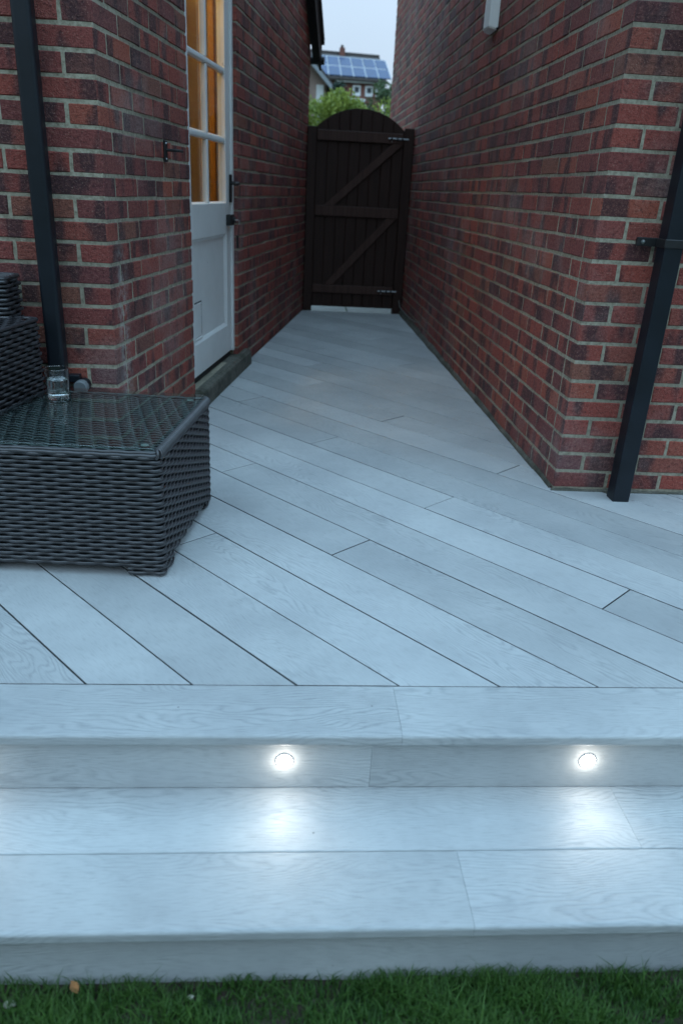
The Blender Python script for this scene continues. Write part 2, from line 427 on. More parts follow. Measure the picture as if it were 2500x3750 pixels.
def lay(origin, d, n, zs, s_start, s_end, openings=(), top=None, stagger=0.0):
    """list of (pos, d, n, L, area)"""
    res = []
    for ci, z in enumerate(zs):
        s0 = s_start(ci); s = s0; first = True
        e_ = s_end(z) if callable(s_end) else s_end
        while s < e_ - .03:
            L = ST
            if first and (ci % 2) == 1 and stagger: L = HD
            first = False
            L = min(L, e_ - s)
            segs = [(s, s + L)]
            for (a, b, z0, z1) in openings:
                if z + BH > z0 + .005 and z < z1 - .005:
                    ns = []
                    for (p, q) in segs:
                        if q <= a + .012 or p >= b - .012: ns.append((p, q)); continue
                        if p < a - .02: ns.append((p, a))
                        if q > b + .02: ns.append((b, q))
                    segs = ns
            for (p, q) in segs:
                if q - p < .02: continue
                jit = random.uniform(-.0006, .0018)
                P = origin + d * p + n * jit + Z * (z + random.uniform(-.0016, .0016))
                l_ = q - p - random.uniform(-.003, .003)
                res.append((P, (d + Z * random.uniform(-.007, .007)).normalized(), n, l_ if abs(l_ - ST) > .004 else ST))
            s += L + BJ
    return res
def build_bricks(house, runs, corners, limit=300):
    inv = house.matrix_world.inverted() if False else Matrix.Translation(-house.location)
    items = []
    for (P, d, n, L) in runs:
        q = [P, P + d * L, P + d * L + Z * BH, P + Z * BH]
        ok = (Vector((0, 0, CAM_H)) - P).dot(n) > 0
        items.append((view_area(q) if ok else 0, 0, (P, d, n, L)))
    for (P, f, s, l1, l2, key, nf, ns) in corners:
        a = 0
        for (dd, ll, nn) in ((f, l1, nf), (s, l2, ns)):
            if (Vector((0, 0, CAM_H)) - P).dot(nn) > 0: a += view_area([P, P + dd * ll, P + dd * ll + Z * BH, P + Z * BH])
        items.append((a, 1, (P, f, s, l1, l2, key)))
    items.sort(key=lambda t: -t[0])
    V, F, T, UVS = [], [], [], []
    for rank, (a, typ, dat) in enumerate(items):
        ind = rank < limit and a > 60
        if typ == 0:
            P, d, n, L = dat
            M = frame(P - house.location, d, n, Z)
            if ind:
                o = link('brick', brick_mesh(L, random.randrange(10)), None, house); o.matrix_local = M
                continue
            v, f = brick_vf(L, .03, random.randrange(10 ** 6)); uv = [(p[0], p[2]) for p in v]
        else:
            P, f_, s_, l1, l2, key = dat
            me = corner_mesh(l1, l2, f_, s_, random.randrange(6), key); M = Matrix.Translation(P - house.location)
            if ind:
                o = link('brick', me, None, house); o.matrix_local = M; continue
            v = [tuple(x.co) for x in me.vertices]; f = [tuple(p.vertices) for p in me.polygons]; uv = [(p[0] + p[1], p[2]) for p in v]
        b = len(V); A = np.asarray(v); Mn = np.array(M); A = A @ Mn[:3, :3].T + Mn[:3, 3]
        V.extend(A.tolist()); F.extend([tuple(i + b for i in q) for q in f]); t = random.random(); T.extend([t] * len(f)); UVS.extend([(x + t * 9, y + t * 5) for x, y in uv])
    me = bpy.data.meshes.new('brickwork'); me.from_pydata(V, [], F); me.update(); set_uv(me, UVS)
    at = me.attributes.new('tone', 'FLOAT', 'FACE'); at.data.foreach_set('value', np.asarray(T, dtype=np.float32))
    o = link('brickwork', me, M_brick, house); o['kind'] = 'stuff'

def wall_slab(name, house, p0, d, n, s0, s1, z0, z1, th, mat, back=.0045):
    """slab whose face lies `back` behind the brick face"""
    M = frame(p0 - house.location - n * back, d, -n, Z)
    bm = bmesh.new(); add_box(bm, (s0, 0, z0), (s1, th, z1), M); return obj(name, bm, mat, house)

# ---- right house
RH = empty('brick_house', (1.6, 3.4, -.3)); tag(RH, 'red brick house with a black square downpipe and white box, right of the alley', 'house')
WTOP = 3.5
zsR = [.0905 - .075 * 5 + .075 * k for k in range(50)]
R_END = 6.95
def r_l2(ci): return HD if ci < 17 else (HD if ci % 2 == 0 else ST)
def r_l1(ci): return ST if ci % 2 == 0 else HD
runs, corners = [], []
par = [0]
for ci, z in enumerate(zsR):
    l1 = r_l1(ci); l2 = r_l2(ci)
    corners.append((R0 + Z * z, fR, dR, l1, l2, 'r', nfR, nR))
runs += lay(R0, fR, nfR, zsR, lambda c: r_l1(c) + BJ, 3.0)
runs += lay(R0, dR, nR, zsR, lambda c: r_l2(c) + BJ + (0 if c >= 17 or c % 2 else -.0), R_END, stagger=0)
# straight joint in the lower courses: stagger alternate courses
runs = [q for q in runs if not (q[2] is nR and q[0].z < zsR[17] - .01)]
low = lay(R0, dR, nR, zsR[:17], lambda c: HD + BJ, R_END, stagger=1); runs += low
bm = bmesh.new()
add_box(bm, (.0023, .0023, -.4), (3.2, R_END - .0, WTOP), frame(R0 - RH.location, fR, dR, Z)); obj('wall', bm, M_mortar, RH)
build_bricks(RH, runs, corners)
def gable_roof(name, house, pts, mat):
    return pyobj(name, [Vector(p) - house.location for p in pts[0]], pts[1], mat, house)
# roof: simple tiled slab with eaves
bm = bmesh.new(); add_box(bm, (-.05, -.06, WTOP), (3.4, R_END + .1, WTOP + .10), frame(R0 - RH.location, fR, dR, Z), .02); obj('roof', bm, M_roof, RH)
# cement fillet along the foot of the alley wall
v, f = [], []
N = 60
for i in range(N + 1):
    s = .02 + (R_END - .05) * (i / N); w = .010 + .022 * min(1, s / 4.8) + random.uniform(-.004, .004); h = .018 + .030 * min(1, s / 4.5) + random.uniform(-.006, .008)
    b0 = R0 + dR * s - RH.location
    v += [b0 + nR * w + Z * -.01, b0 + nR * w * .8 + Z * h * .45, b0 + nR * .0015 + Z * h, b0 - nR * .01 + Z * -.01]
for i in range(N):
    for k in range(3): f.append((4 * i + k, 4 * i + k + 1, 4 * i + 5 + k, 4 * i + 4 + k))
pyobj('mortar_fillet', v, f, M_stone, RH)
v, f = [], []
for i in range(41):
    s = -.01 + 2.6 * i / 40; w = .012 + random.uniform(-.003, .003); h = .010 + random.uniform(-.003, .008)
    b0 = R0 + fR * s - RH.location
    v += [b0 + nfR * w + Z * -.02, b0 + nfR * w * .7 + Z * h * .4, b0 + nfR * .0015 + Z * h, b0 - nfR * .01 + Z * -.02]
for i in range(40):
    for k in range(3): f.append((4 * i + k, 4 * i + k + 1, 4 * i + 5 + k, 4 * i + 4 + k))
pyobj('mortar_fillet', v, f, M_stone, RH)

# ---- left house
LH = empty('brick_house', (-1.2, 3.6, -.3)); tag(LH, 'red brick house with a white glazed side door, left of the alley', 'house')
L_END = 4.90
zl0 = .439 - .075 * 11 + .005
zsL = [zl0 + .075 * k for k in range(62)]
VZ = 2.25
def vtop(s): return VZ + (L_END + .02 - s) * .83
def s_end_L(z):
    return min(L_END, L_END + .02 - (z + BH - VZ) / .83) if z + BH > VZ else L_END
DO = (1.045, 2.03, .095, 2.16)      # door opening: s0, s1, z0, z1
def l_l2(ci): return HD if ci < 14 else (HD if ci % 2 else ST)
def l_l1(ci): return HD if ci % 2 == 0 else ST
corners, runs = [], []
for ci, z in enumerate(zsL):
    corners.append((L0 + Z * z, fL, dL, l_l1(ci), l_l2(ci), 'l', nfL, nL))
runs += lay(L0, fL, nfL, zsL, lambda c: l_l1(c) + BJ, 2.2)
hi = lay(L0, dL, nL, zsL, lambda c: l_l2(c) + BJ, s_end_L, [DO]); runs += [q for q in hi if q[0].z > zsL[14] - .01]
runs += lay(L0, dL, nL, zsL[:14], lambda c: HD + BJ, s_end_L, [DO], stagger=1)
# mortar core in slabs round the door opening, verge cut as a polygon
def core_poly(pts, th):
    v = []
    for (s, z) in pts: v.append(L0 + dL * s - nL * .0023 + Z * z - LH.location)
    for (s, z) in pts: v.append(L0 + dL * s - nL * (.0023 + th) + Z * z - LH.location)
    n = len(pts); f = [tuple(range(n)), tuple(range(2 * n - 1, n - 1, -1))] + [(k, (k + 1) % n, n + (k + 1) % n, n + k) for k in range(n)]
    return v, f
e0, e1, z0, z1 = DO
ZT = 4.4
bm = bmesh.new()
for pts in ([(.0023, -.4), (e0 - .004, -.4), (e0 - .004, ZT), (.0023, ZT)], [(e0 - .004, -.4), (e1 + .004, -.4), (e1 + .004, z0), (e0 - .004, z0)],
            [(e0 - .004, z1), (e1 + .004, z1), (e1 + .004, vtop(e1)), (L_END - (ZT - VZ) / .83, ZT), (e0 - .004, ZT)],
            [(e1 + .004, -.4), (L_END, -.4), (L_END, vtop(L_END)), (e1 + .004, vtop(e1 + .004))]):
    v, f = core_poly(pts, .10); vv = [bm.verts.new(p) for p in v]
    for q in f: bm.faces.new([vv[i] for i in q])
add_box(bm, (-2.6, .0023, -.4), (-.0030, .12, ZT), Matrix.Translation(L0 - LH.location) @ Matrix.Identity(4))
obj('wall', bm, M_mortar, LH)
build_bricks(LH, runs, corners)
# gable verge: bargeboard, soffit and tiles climbing towards the camera
def vp(s, off, dz): return L0 + dL * s + nL * off + Z * (vtop(s) + dz) - LH.location
def verge_box(name, o0, o1, d0, d1, mat, sA=2.3, sB=None):
    sB = L_END + .14 if sB is None else sB
    v = [vp(s, o, dz) for s in (sA, sB) for (o, dz) in ((o0, d0), (o1, d0), (o1, d1), (o0, d1))]
    f = [(0, 1, 2, 3), (7, 6, 5, 4)] + [(k, 4 + k, 4 + (k + 1) % 4, (k + 1) % 4) for k in range(4)]
    return pyobj(name, v, f, mat, LH)
M_soffit = simple('black_painted_timber', (.012, .011, .011), .6)
verge_box('soffit', .004, .062, .02, .04, M_soffit); verge_box('bargeboard', .062, .082, -.05, .15, M_soffit)
verge_box('roof', -2.4, .105, .152, .20, M_roof)
bm = bmesh.new(); g0 = vp(L_END + .16, .105, .05); g1 = vp(L_END + .16, -2.4, .05)
tube(bm, [g0, g1], .034, 10); obj('gutter', bm, M_black, LH)
# interior seen through the door glass
IM = frame(L0 - LH.location - nL * .1045, dL, -nL, Z)
bm = bmesh.new()
for lo, hi_ in (((.75, 1.45, .08), (2.5, 1.5, 2.5)), ((.7, 0, .08), (.75, 1.5, 2.5)), ((2.5, 0, .08), (2.55, 1.5, 2.5)), ((.7, 0, 2.5), (2.55, 1.5, 2.55))):
    add_box(bm, lo, hi_, IM)
obj('interior_wall', bm, M_int, LH)
boxo('interior_floor', (.7, 0, .03), (2.55, 1.5, .08), M_infloor, LH, M=IM)
boxo('interior_cupboard', (2.16, .35, .081), (2.49, 1.0, 2.2), M_inwood, LH, .01, M=IM)
for (a, b, y) in ((2.44, 2.4995, .02), (2.40, 2.4995, .12), (2.46, 2.4995, .20)): boxo('interior_batten', (a, y, .081), (b, y + .035, 2.49), M_inwood, LH, .004, M=IM)
boxo('interior_shelf', (.76, 1.2, 1.55), (2.1, 1.44, 1.585), M_inwood, LH, .004, M=IM)
ld = bpy.data.lights.new('room_lamp', 'POINT'); ld.energy = 18; ld.color = (1.0, .57, .12); ld.shadow_soft_size = .08
lo_ = bpy.data.objects.new('room_lamp', ld); COL.objects.link(lo_); lo_.parent = LH; lo_.location = IM @ Vector((1.55, .6, 2.38))

# door (moves with its leaf: part of the house, its pieces sub-parts)
DM = frame(L0 - LH.location - nL * .030, dL, nL, Z)       # door face plane; +y = outwards
def dbox(name, s0, s1, z0, z1, y0, y1, mat, bev=.003, parent=None):
    return boxo(name, (s0, y0, z0), (s1, y1, z1), mat, parent, bev, 1, DM)
bm = bmesh.new()
add_box(bm, (1.046, -.06, .125), (1.10, .004, 2.159), DM, .003); add_box(bm, (1.988, -.06, .125), (2.029, .010, 2.159), DM, .003); add_box(bm, (1.1, -.06, 2.11), (1.988, .004, 2.159), DM, .003)
obj('door_frame', bm, M_paint, LH)
boxo('door_gap_filler', (1.1, -.06, .0945), (1.988, -.012, .1315), M_under, LH, 0, 1, DM)  # dark filler added under the door to stop room light leaking out
bm = bmesh.new()
Ls, Rs = 1.104, 1.984
for a in ((Ls, -.044, .133, 1.172, 0, 2.105), (1.880, -.044, .133, Rs, 0, 2.105), (1.172, -.044, .133, 1.880, 0, .305), (1.172, -.044, .838, 1.880, 0, 1.008), (1.172, -.044, 2.03, 1.880, 0, 2.105)):
    add_box(bm, a[:3], a[3:], DM, .0025)
door = obj('door', bm, M_paint, LH)
def sub(name, lo, hi_, mat, bev=.002): return boxo(name, lo, hi_, mat, door, bev, 1, DM)
sub('door_panel', (1.170, -.034, .303), (1.882, -.014, .840), M_paint)
bm = bmesh.new()      # bolection round the panel
def wedge(bm, pts, M):
    vv = [bm.verts.new(M @ Vector(p)) for p in pts]
    for q in ((0, 1, 2), (5, 4, 3), (0, 3, 4, 1), (1, 4, 5, 2), (2, 5, 3, 0)): bm.faces.new([vv[i] for i in q])
w = .016
wedge(bm, [(1.172, -.014, .305), (1.172, -.001, .305), (1.172 + w, -.014, .305), (1.172, -.014, .838), (1.172, -.001, .838), (1.172 + w, -.014, .838)], DM)
wedge(bm, [(1.880, -.014, .305), (1.880, -.001, .305), (1.880 - w * 1.6, -.014, .305), (1.880, -.014, .838), (1.880, -.001, .838), (1.880 - w * 1.6, -.014, .838)], DM)
wedge(bm, [(1.18, -.014, .3055), (1.18, -.001, .3055), (1.18, -.014, .3055 + w), (1.86, -.014, .3055), (1.86, -.001, .3055), (1.86, -.014, .3055 + w)], DM)
wedge(bm, [(1.18, -.014, .8375), (1.18, -.001, .8375), (1.18, -.014, .8375 - w), (1.86, -.014, .8375), (1.86, -.001, .8375), (1.86, -.014, .8375 - w)], DM)
obj('panel_moulding', bm, M_paint, door)
bm = bmesh.new()
add_box(bm, (1.178, -.0138, .338), (1.332, -.0085, .512), DM, .002)
add_box(bm, (1.190, -.0138, .322), (1.340, -.004, .331), DM, .002)
obj('pet_flap', bm, M_paint, door)
bm = bmesh.new()
for (a, b) in (((1.178, -.0138, .512), (1.343, -.0125, .519)), ((1.326, -.0138, .338), (1.350, -.0125, .519))): add_box(bm, a, b, DM)
obj('flap_gap', bm, M_under, door)
zb = [1.008, 1.334, 1.679, 2.03]; hb = .014
for z in zb[1:3]:
    bm = bmesh.new(); add_box(bm, (1.1735, -.036, z - hb), (1.8785, -.003, z + hb), DM, .008, 2); obj('glazing_bar', bm, M_paint, door)
for k in range(3):
    bm = bmesh.new(); add_box(bm, (1.510 - hb, -.036, zb[k] + (hb if k else 0) + .0005), (1.510 + hb, -.003, zb[k + 1] - (hb if k < 2 else 0) - .0005), DM, .006, 2); obj('glazing_bar', bm, M_paint, door)
for k in range(3):
    for (a, b) in ((1.173, 1.496), (1.524, 1.879)):
        bm = bmesh.new(); add_box(bm, (a + .0005, -.026, zb[k] + (hb if k else 0) + .0005), (b - .0005, -.022, zb[k + 1] - (hb if k < 2 else 0) - .0005), DM); obj('pane', bm, M_pane, door)
for k in range(3):      # putty fillet below each pane
    z = zb[k] + (hb if k else 0)
    for (a, b) in ((1.175, 1.494), (1.526, 1.877)):
        bm = bmesh.new(); wedge(bm, [(a, -.0215, z), (a, -.006, z), (a, -.0215, z + .008), (b, -.0215, z), (b, -.006, z), (b, -.0215, z + .008)], DM); obj('putty', bm, M_paint, door)
bm = bmesh.new(); add_box(bm, (1.946, .0005, 1.010), (1.983, .012, 1.162), DM, .003)
tube(bm, [DM @ Vector(p) for p in ((1.968, .004, 1.115), (1.968, .045, 1.115), (1.962, .054, 1.115), (1.925, .056, 1.112), (1.872, .054, 1.108))], .010, 8)
obj('door_handle', bm, M_iron, door)
bm = bmesh.new(); add_box(bm, (1.868, .0005, .884), (1.955, .030, .945), DM, .004); tube(bm, [DM @ Vector((1.93, .028, .915)), DM @ Vector((1.93, .042, .915))], .016, 12); obj('rim_lock', bm, M_iron, door)
# stone sill
bm = bmesh.new(); add_box(bm, (1.03, -.05, -.02), (2.24, .080, .094), DM, .018, 2)
for v in bm.verts: v.co += Vector((random.uniform(-.006, .006), random.uniform(-.006, .006), random.uniform(-.004, .004)))
obj('door_sill', bm, M_stone, LH)

key = empty('key', (0, 0, 0)); KM = frame(L0 - nL * .030, dL, nL, Z)
key.location = KM @ Vector((1.93, .044, .915)); tag(key, 'key with a dark fob hanging from the rim lock of the white door', 'key')
KL = Matrix.Translation(-key.location) @ KM
bm = bmesh.new(); tube(bm, [KL @ Vector((1.93, .0425, .915)), KL @ Vector((1.93, .060, .915))], .004, 8); tube(bm, [KL @ Vector((1.93 + .011 * math.cos(a), .066, .903 + .011 * math.sin(a))) for a in np.linspace(0, 6.28, 14)[:-1]], .0018, 6, True); obj('bow', bm, M_steel, key)
bm = bmesh.new(); tube(bm, [KL @ Vector(p) for p in ((1.93, .066, .892), (1.932, .060, .86), (1.935, .056, .83))], .0018, 6); add_box(bm, (1.922, .048, .755), (1.946, .058, .83), KL, .004); obj('fob', bm, M_iron, key)

# ---------------------------------------------------------------- hook, box, cable, downpipes
hook = empty('wall_hook', L0 + dL * .685 + Z * 1.225); tag(hook, 'small black iron hold-back hook on the brick wall left of the white door', 'hook')
HM = frame((0, 0, 0), dL, nL, Z)
boxo('backplate', (-.020, .0015, -.042), (.020, .008, .042), M_iron, hook, .002, 1, HM)
bm = bmesh.new(); tube(bm, [HM @ Vector(p) for p in ((0, .004, .004), (0, .050, .004), (.010, .058, .004), (.06, .060, .004))], .0060, 8); obj('arm', bm, M_iron, hook)
bm = bmesh.new()
for z in (-.03, .03): lathe(bm, [(0, .004), (.004, .003), (.005, 0)], 10, HM @ Matrix.Translation((0, .008, z)) @ Matrix.Rotation(R(-90), 4, 'X'))
obj('screw', bm, M_steel, hook)

wb = empty('wall_box', R0 + dR * 2.02 + Z * 2.02); tag(wb, 'white plastic box high on the right brick alley wall, cut off by the top edge', 'box')
BM_ = frame((0, 0, 0), dR, nR, Z)
pts = [(-.088, .002), (-.074, .050), (.0, .062), (.074, .050), (.088, .002)]
v = [BM_ @ Vector((a, b, z - (.012 if b < .01 else 0) * (1 if z < .1 else -1))) for z in (-.045, .26) for (a, b) in pts]
f = [(4, 3, 2, 1, 0), (5, 6, 7, 8, 9)] + [(k, k + 1, 6 + k, 5 + k) for k in range(4)] + [(4, 0, 5, 9)]
bmw = bmesh.new(); vv = [bmw.verts.new(p) for p in v]
for q in f: bmw.faces.new([vv[i] for i in q])
bmesh.ops.bevel(bmw, geom=bmw.edges[:], offset=.006, segments=2, affect='EDGES'); obj('cover', bmw, M_white, wb)
boxo('backplate', (-.09, .001, -.055), (.09, .012, -.045), M_black, wb, .002, 1, BM_)

bm = bmesh.new(); cp = [(4.80, .13, .03), (4.76, .075, .022), (4.5, .055, .012), (4.15, .06, .012), (3.8, .078, .010), (3.55, .12, .010), (3.46, .17, .008)]
tube(bm, [R0 + dR * s + nR * (o + .004) + Z * z for (s, z, o) in cp], .0035, 6)
tag(obj('cable', bm, simple('grey_cable', (.22, .22, .21), .6), None), 'thin pale cable drooping along the foot of the right wall beside the gate', 'cable')

dp = empty('downpipe', (1.346, 2.7835, 0)); tag(dp, 'black square downpipe standing by the right corner of the alley', 'pipe', None)
bm = bmesh.new(); add_box(bm, (-.034, -.034, -.05), (.034, .034, 3.45), None, .004, 2); obj('pipe', bm, M_black, dp)
for z in (.99, 2.85):
    bm = bmesh.new(); add_box(bm, (-.0385, -.0385, z - .015), (.0385, .0385, z + .015), None, .003); 
    add_box(bm, (-.105, .040, z - .015), (.105, .060, z + .015), None, .003); add_box(bm, (-.036, .0385, z - .014), (.036, .0645, z + .014))
    b = obj('bracket', bm, M_iron, dp)
    bm = bmesh.new()
    for x in (-.085, .085): lathe(bm, [(0, .006), (.006, .005), (.008, 0)], 10, Matrix.Translation((x, .040, z)) @ Matrix.Rotation(R(90), 4, 'X'))
    obj('screw', bm, M_steel, b)

dq = empty('downpipe', (-.873, 2.866, 0)); tag(dq, 'black downpipe against the left brick wall behind the wicker sofa', 'pipe', None)
bm = bmesh.new(); add_box(bm, (-.0315, -.0315, -.05), (.0315, .0315, 4.3), None, .014, 4); obj('pipe', bm, M_black, dq)
for z in (2.4,):
    bm = bmesh.new(); add_box(bm, (-.036, -.036, z - .014), (.036, .0335, z + .014), None, .003); add_box(bm, (-.08, .034, z - .014), (.08, .053, z + .014), None, .003); obj('bracket', bm, M_iron, dq)
gc = empty('pipe_cap', (-.794, 2.862, .372)); tag(gc, 'grey round cap on a dark stub at the wall just behind the table', 'cap')
bm = bmesh.new(); lathe(bm, [(0, .018), (.022, .018), (.027, .012), (.027, -.012), (0, -.012)], 28, Matrix.Rotation(R(90), 4, 'X')); obj('lid', bm, simple('grey_plastic', (.16, .18, .19), .5), gc)
bm = bmesh.new(); tube(bm, [(0, .012, 0), (0, .056, 0)], .024, 16); add_box(bm, (-.055, .018, .012), (-.010, .056, .040), None, .003); obj('stub', bm, M_black, gc)

# ---------------------------------------------------------------- deck
deck = pyobj('deck', [(-2.6, 1.36, -.045), (3.0, 1.36, -.045), (3.0, 2.85, -.045), (1.09, 2.85, -.045), (1.08, 7.62, -.045), (.08, 7.62, -.045), (-.66, 2.91, -.045), (-2.6, 2.91, -.045)],
             [tuple(range(8))], M_under)
tag(deck, kind='structure')
AL = R(-48.1); BD = Vector((math.cos(AL), math.sin(AL), 0)); BN = Vector((-math.sin(AL), math.cos(AL), 0)); BO = Vector((.0372, 1.5034, 0)); BP = .1865
BUTT = {1: -.838, 3: -.46, 6: -.52, 5: .312, 9: -.567, 10: -1.416, 7: -1.365, 4: -1.31, 8: -2.16, 11: -2.22, 13: -2.62, 15: -3.0, 20: -3.73, 19: -3.05, 18: -2.65, 16: -2.27}
EXTRA = {8: .55, 10: .9, 0: 1.9, 2: 2.2, 12: .3, 14: -.6, 17: -1.4}
Y0, Y1 = 1.5112, 7.625
def keep(p):
    x, y = p.x, p.y
    if not (Y0 < y < Y1 and -2.5 < x < 2.9): return False
    if y > 2.912 and x < xl(y) + .008: return False
    if x > xr(y) - .010 - .012 * 0 and y > 2.866 - .0177 * (x - 1.1) - .008: return False
    if 1.306 < x < 1.3875 and y > 2.742: return False
    return True
CUT = [((0, Y0, 0), (0, 1, 0)), ((0, Y1, 0), (0, 1, 0)), ((0, 2.912, 0), (0, 1, 0)), (L0 + nL * .008, nL), (R0 + nR * .010, nR), (R0 + nfR * .008, nfR),
       ((1.306, 0, 0), (1, 0, 0)), ((1.3875, 0, 0), (1, 0, 0)), ((0, 2.742, 0), (0, 1, 0)), ((-2.5, 0, 0), (1, 0, 0)), ((2.9, 0, 0), (1, 0, 0))]
def deck_piece(s0, s1, n0, n1, k):
    q = [BO + BD * s0 + BN * n0, BO + BD * s1 + BN * n0, BO + BD * s1 + BN * n1, BO + BD * s0 + BN * n1]
    bm = bmesh.new(); bm.faces.new([bm.verts.new(p) for p in q])
    near_notch = any(1.0 < p.x < 1.7 for p in q) or True
    for i, (c, n) in enumerate(CUT):
        bmesh.ops.bisect_plane(bm, geom=bm.verts[:] + bm.edges[:] + bm.faces[:], dist=1e-6, plane_co=Vector(c), plane_no=Vector(n))
    bad = [f for f in bm.faces if not keep(f.calc_center_median())]
    bmesh.ops.delete(bm, geom=bad, context='FACES')
    if not bm.faces: bm.free(); return []
    # islands
    left = set(bm.faces); isl = []
    while left:
        f0 = left.pop(); comp = [f0]; st = [f0]
        while st:
            f_ = st.pop()
            for e_ in f_.edges:
                for g in e_.link_faces:
                    if g in left: left.discard(g); comp.append(g); st.append(g)
        isl.append([[tuple(v.co) for v in f_.verts] for f_ in comp])
    bm.free(); outs = []
    for comp in isl:
        bm = bmesh.new(); cache = {}
        for fv in comp:
            vs_ = []
            for p in fv:
                kk = (round(p[0], 5), round(p[1], 5))
                if kk not in cache: cache[kk] = bm.verts.new(p)
                vs_.append(cache[kk])
            try: bm.faces.new(vs_)
            except ValueError: pass
        if sum(f_.calc_area() for f_ in bm.faces) < .0015: bm.free(); continue
        if len(bm.faces) > 1: bmesh.ops.dissolve_faces(bm, faces=bm.faces[:], use_verts=True)
        bmesh.ops.dissolve_limit(bm, angle_limit=.002, verts=bm.verts[:], edges=bm.edges[:])
        bmesh.ops.recalc_face_normals(bm, faces=bm.faces[:])
        for f_ in bm.faces:
            if f_.normal.z < 0: f_.normal_flip()
        dz = random.uniform(-.0006, .0006)
        rim = [e_ for e_ in bm.edges if len(e_.link_faces) == 1]
        top = bm.faces[:]
        r_ = bmesh.ops.extrude_face_region(bm, geom=top)
        nv = [g for g in r_['geom'] if isinstance(g, bmesh.types.BMVert)]
        for v in nv: v.co.z += .0
        oldv = [v for v in bm.verts if v not in set(nv)]
        for v in oldv: v.co.z -= .032
        for v in nv: v.co.z += dz
        nvs = set(nv)
        re = [e_ for e_ in bm.edges if e_.verts[0] in nvs and e_.verts[1] in nvs and any(f_.normal.z < .5 or not all(v in nvs for v in f_.verts) for f_ in e_.link_faces)]
        bmesh.ops.bevel(bm, geom=re, offset=.0016, segments=1, affect='EDGES', clamp_overlap=True)
        ul = bm.loops.layers.uv.new('UVMap')
        for f_ in bm.faces:
            for lp in f_.loops:
                d_ = lp.vert.co - BO; lp[ul].uv = (d_.dot(BD), d_.dot(BN) - k * BP)
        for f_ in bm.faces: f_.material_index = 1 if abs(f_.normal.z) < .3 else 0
        o_ = obj('board', bm, None, deck); o_.data.materials.append(M_board); o_.data.materials.append(M_edge_shade); outs.append(o_)
    return outs
for k in range(-14, 33):
    joints = sorted([j for j in (BUTT.get(k), EXTRA.get(k)) if j is not None])
    if not joints: joints = [random.uniform(-2.5, 2.0) if k > 20 else random.uniform(1.45, 1.6) if k < 0 else random.uniform(2.2, 3.0)]
    ext = [-9.0] + [joints[0] - 3.6] + joints + [joints[-1] + 3.6] + [7.0]
    ext = sorted(set(ext)); g = random.uniform(.0044, .0064)
    for a, b in zip(ext[:-1], ext[1:]):
        if b - a < .05: continue
        deck_piece(a + .0023, b - .0023, k * BP + g / 2, (k + 1) * BP - g / 2, k)

# ---------------------------------------------------------------- steps
steps = empty('steps', (.2, 1.2, -.34)); tag(steps, kind='structure')
def uvbox(name, lo, hi_, parent, nose=None, bev=.002, along=0):
    bm = bmesh.new(); add_box(bm, lo, hi_)
    es = []
    for e_ in bm.edges:
        a, b = e_.verts[0].co, e_.verts[1].co
        if nose and abs(a.y - lo[1]) < 1e-6 and abs(b.y - lo[1]) < 1e-6 and abs(a.z - b.z) < 1e-6: es.append(e_)
    if nose: bmesh.ops.bevel(bm, geom=es, offset=nose, segments=4, profile=.5, affect='EDGES')
    else: bmesh.ops.bevel(bm, geom=[e_ for e_ in bm.edges if abs(e_.verts[0].co.x - e_.verts[1].co.x) > .01], offset=bev, segments=1, affect='EDGES')
    ul = bm.loops.layers.uv.new('UVMap')
    for f_ in bm.faces:
        for lp in f_.loops:
            c = lp.vert.co; lp[ul].uv = (c.x, c.y + c.z)
    bmesh.ops.translate(bm, verts=bm.verts[:], vec=-steps.location)
    return obj(name, bm, M_board, parent)
XL, XR = -2.5, 2.9
def row(name, xs_, y0, y1, z0, z1, nose=None):
    for a, b in zip(xs_[:-1], xs_[1:]): uvbox(name, (a + .0003, y0, z0), (b - .0003, y1, z1), steps, nose)
row('nosing_board', [XL, -1.55, .2655, 2.9], 1.3240, 1.5058, -.030, 0.0, .008)
row('riser_board', [XL, -1.2, .203, 2.4, XR], 1.349, 1.372, -.1698, -.0315)
row('tread_board', [XL, -1.3, .782, 2.9], 1.1675, 1.3560, -.2, -.1705)
row('nosing_board', [XL, -1.9, .3735, 2.9], .9835, 1.1635, -.2, -.170, .008)
row('riser_board', [XL, -.9, 1.5, XR], 1.006, 1.030, -.345, -.2015)
bm = bmesh.new(); add_box(bm, (XL, 1.04, -.40), (XR, 1.345, -.205)); add_box(bm, (XL, 1.38, -.40), (XR, 1.50, -.046))
bmesh.ops.translate(bm, verts=bm.verts[:], vec=-steps.location); obj('step_frame', bm, M_under, steps)

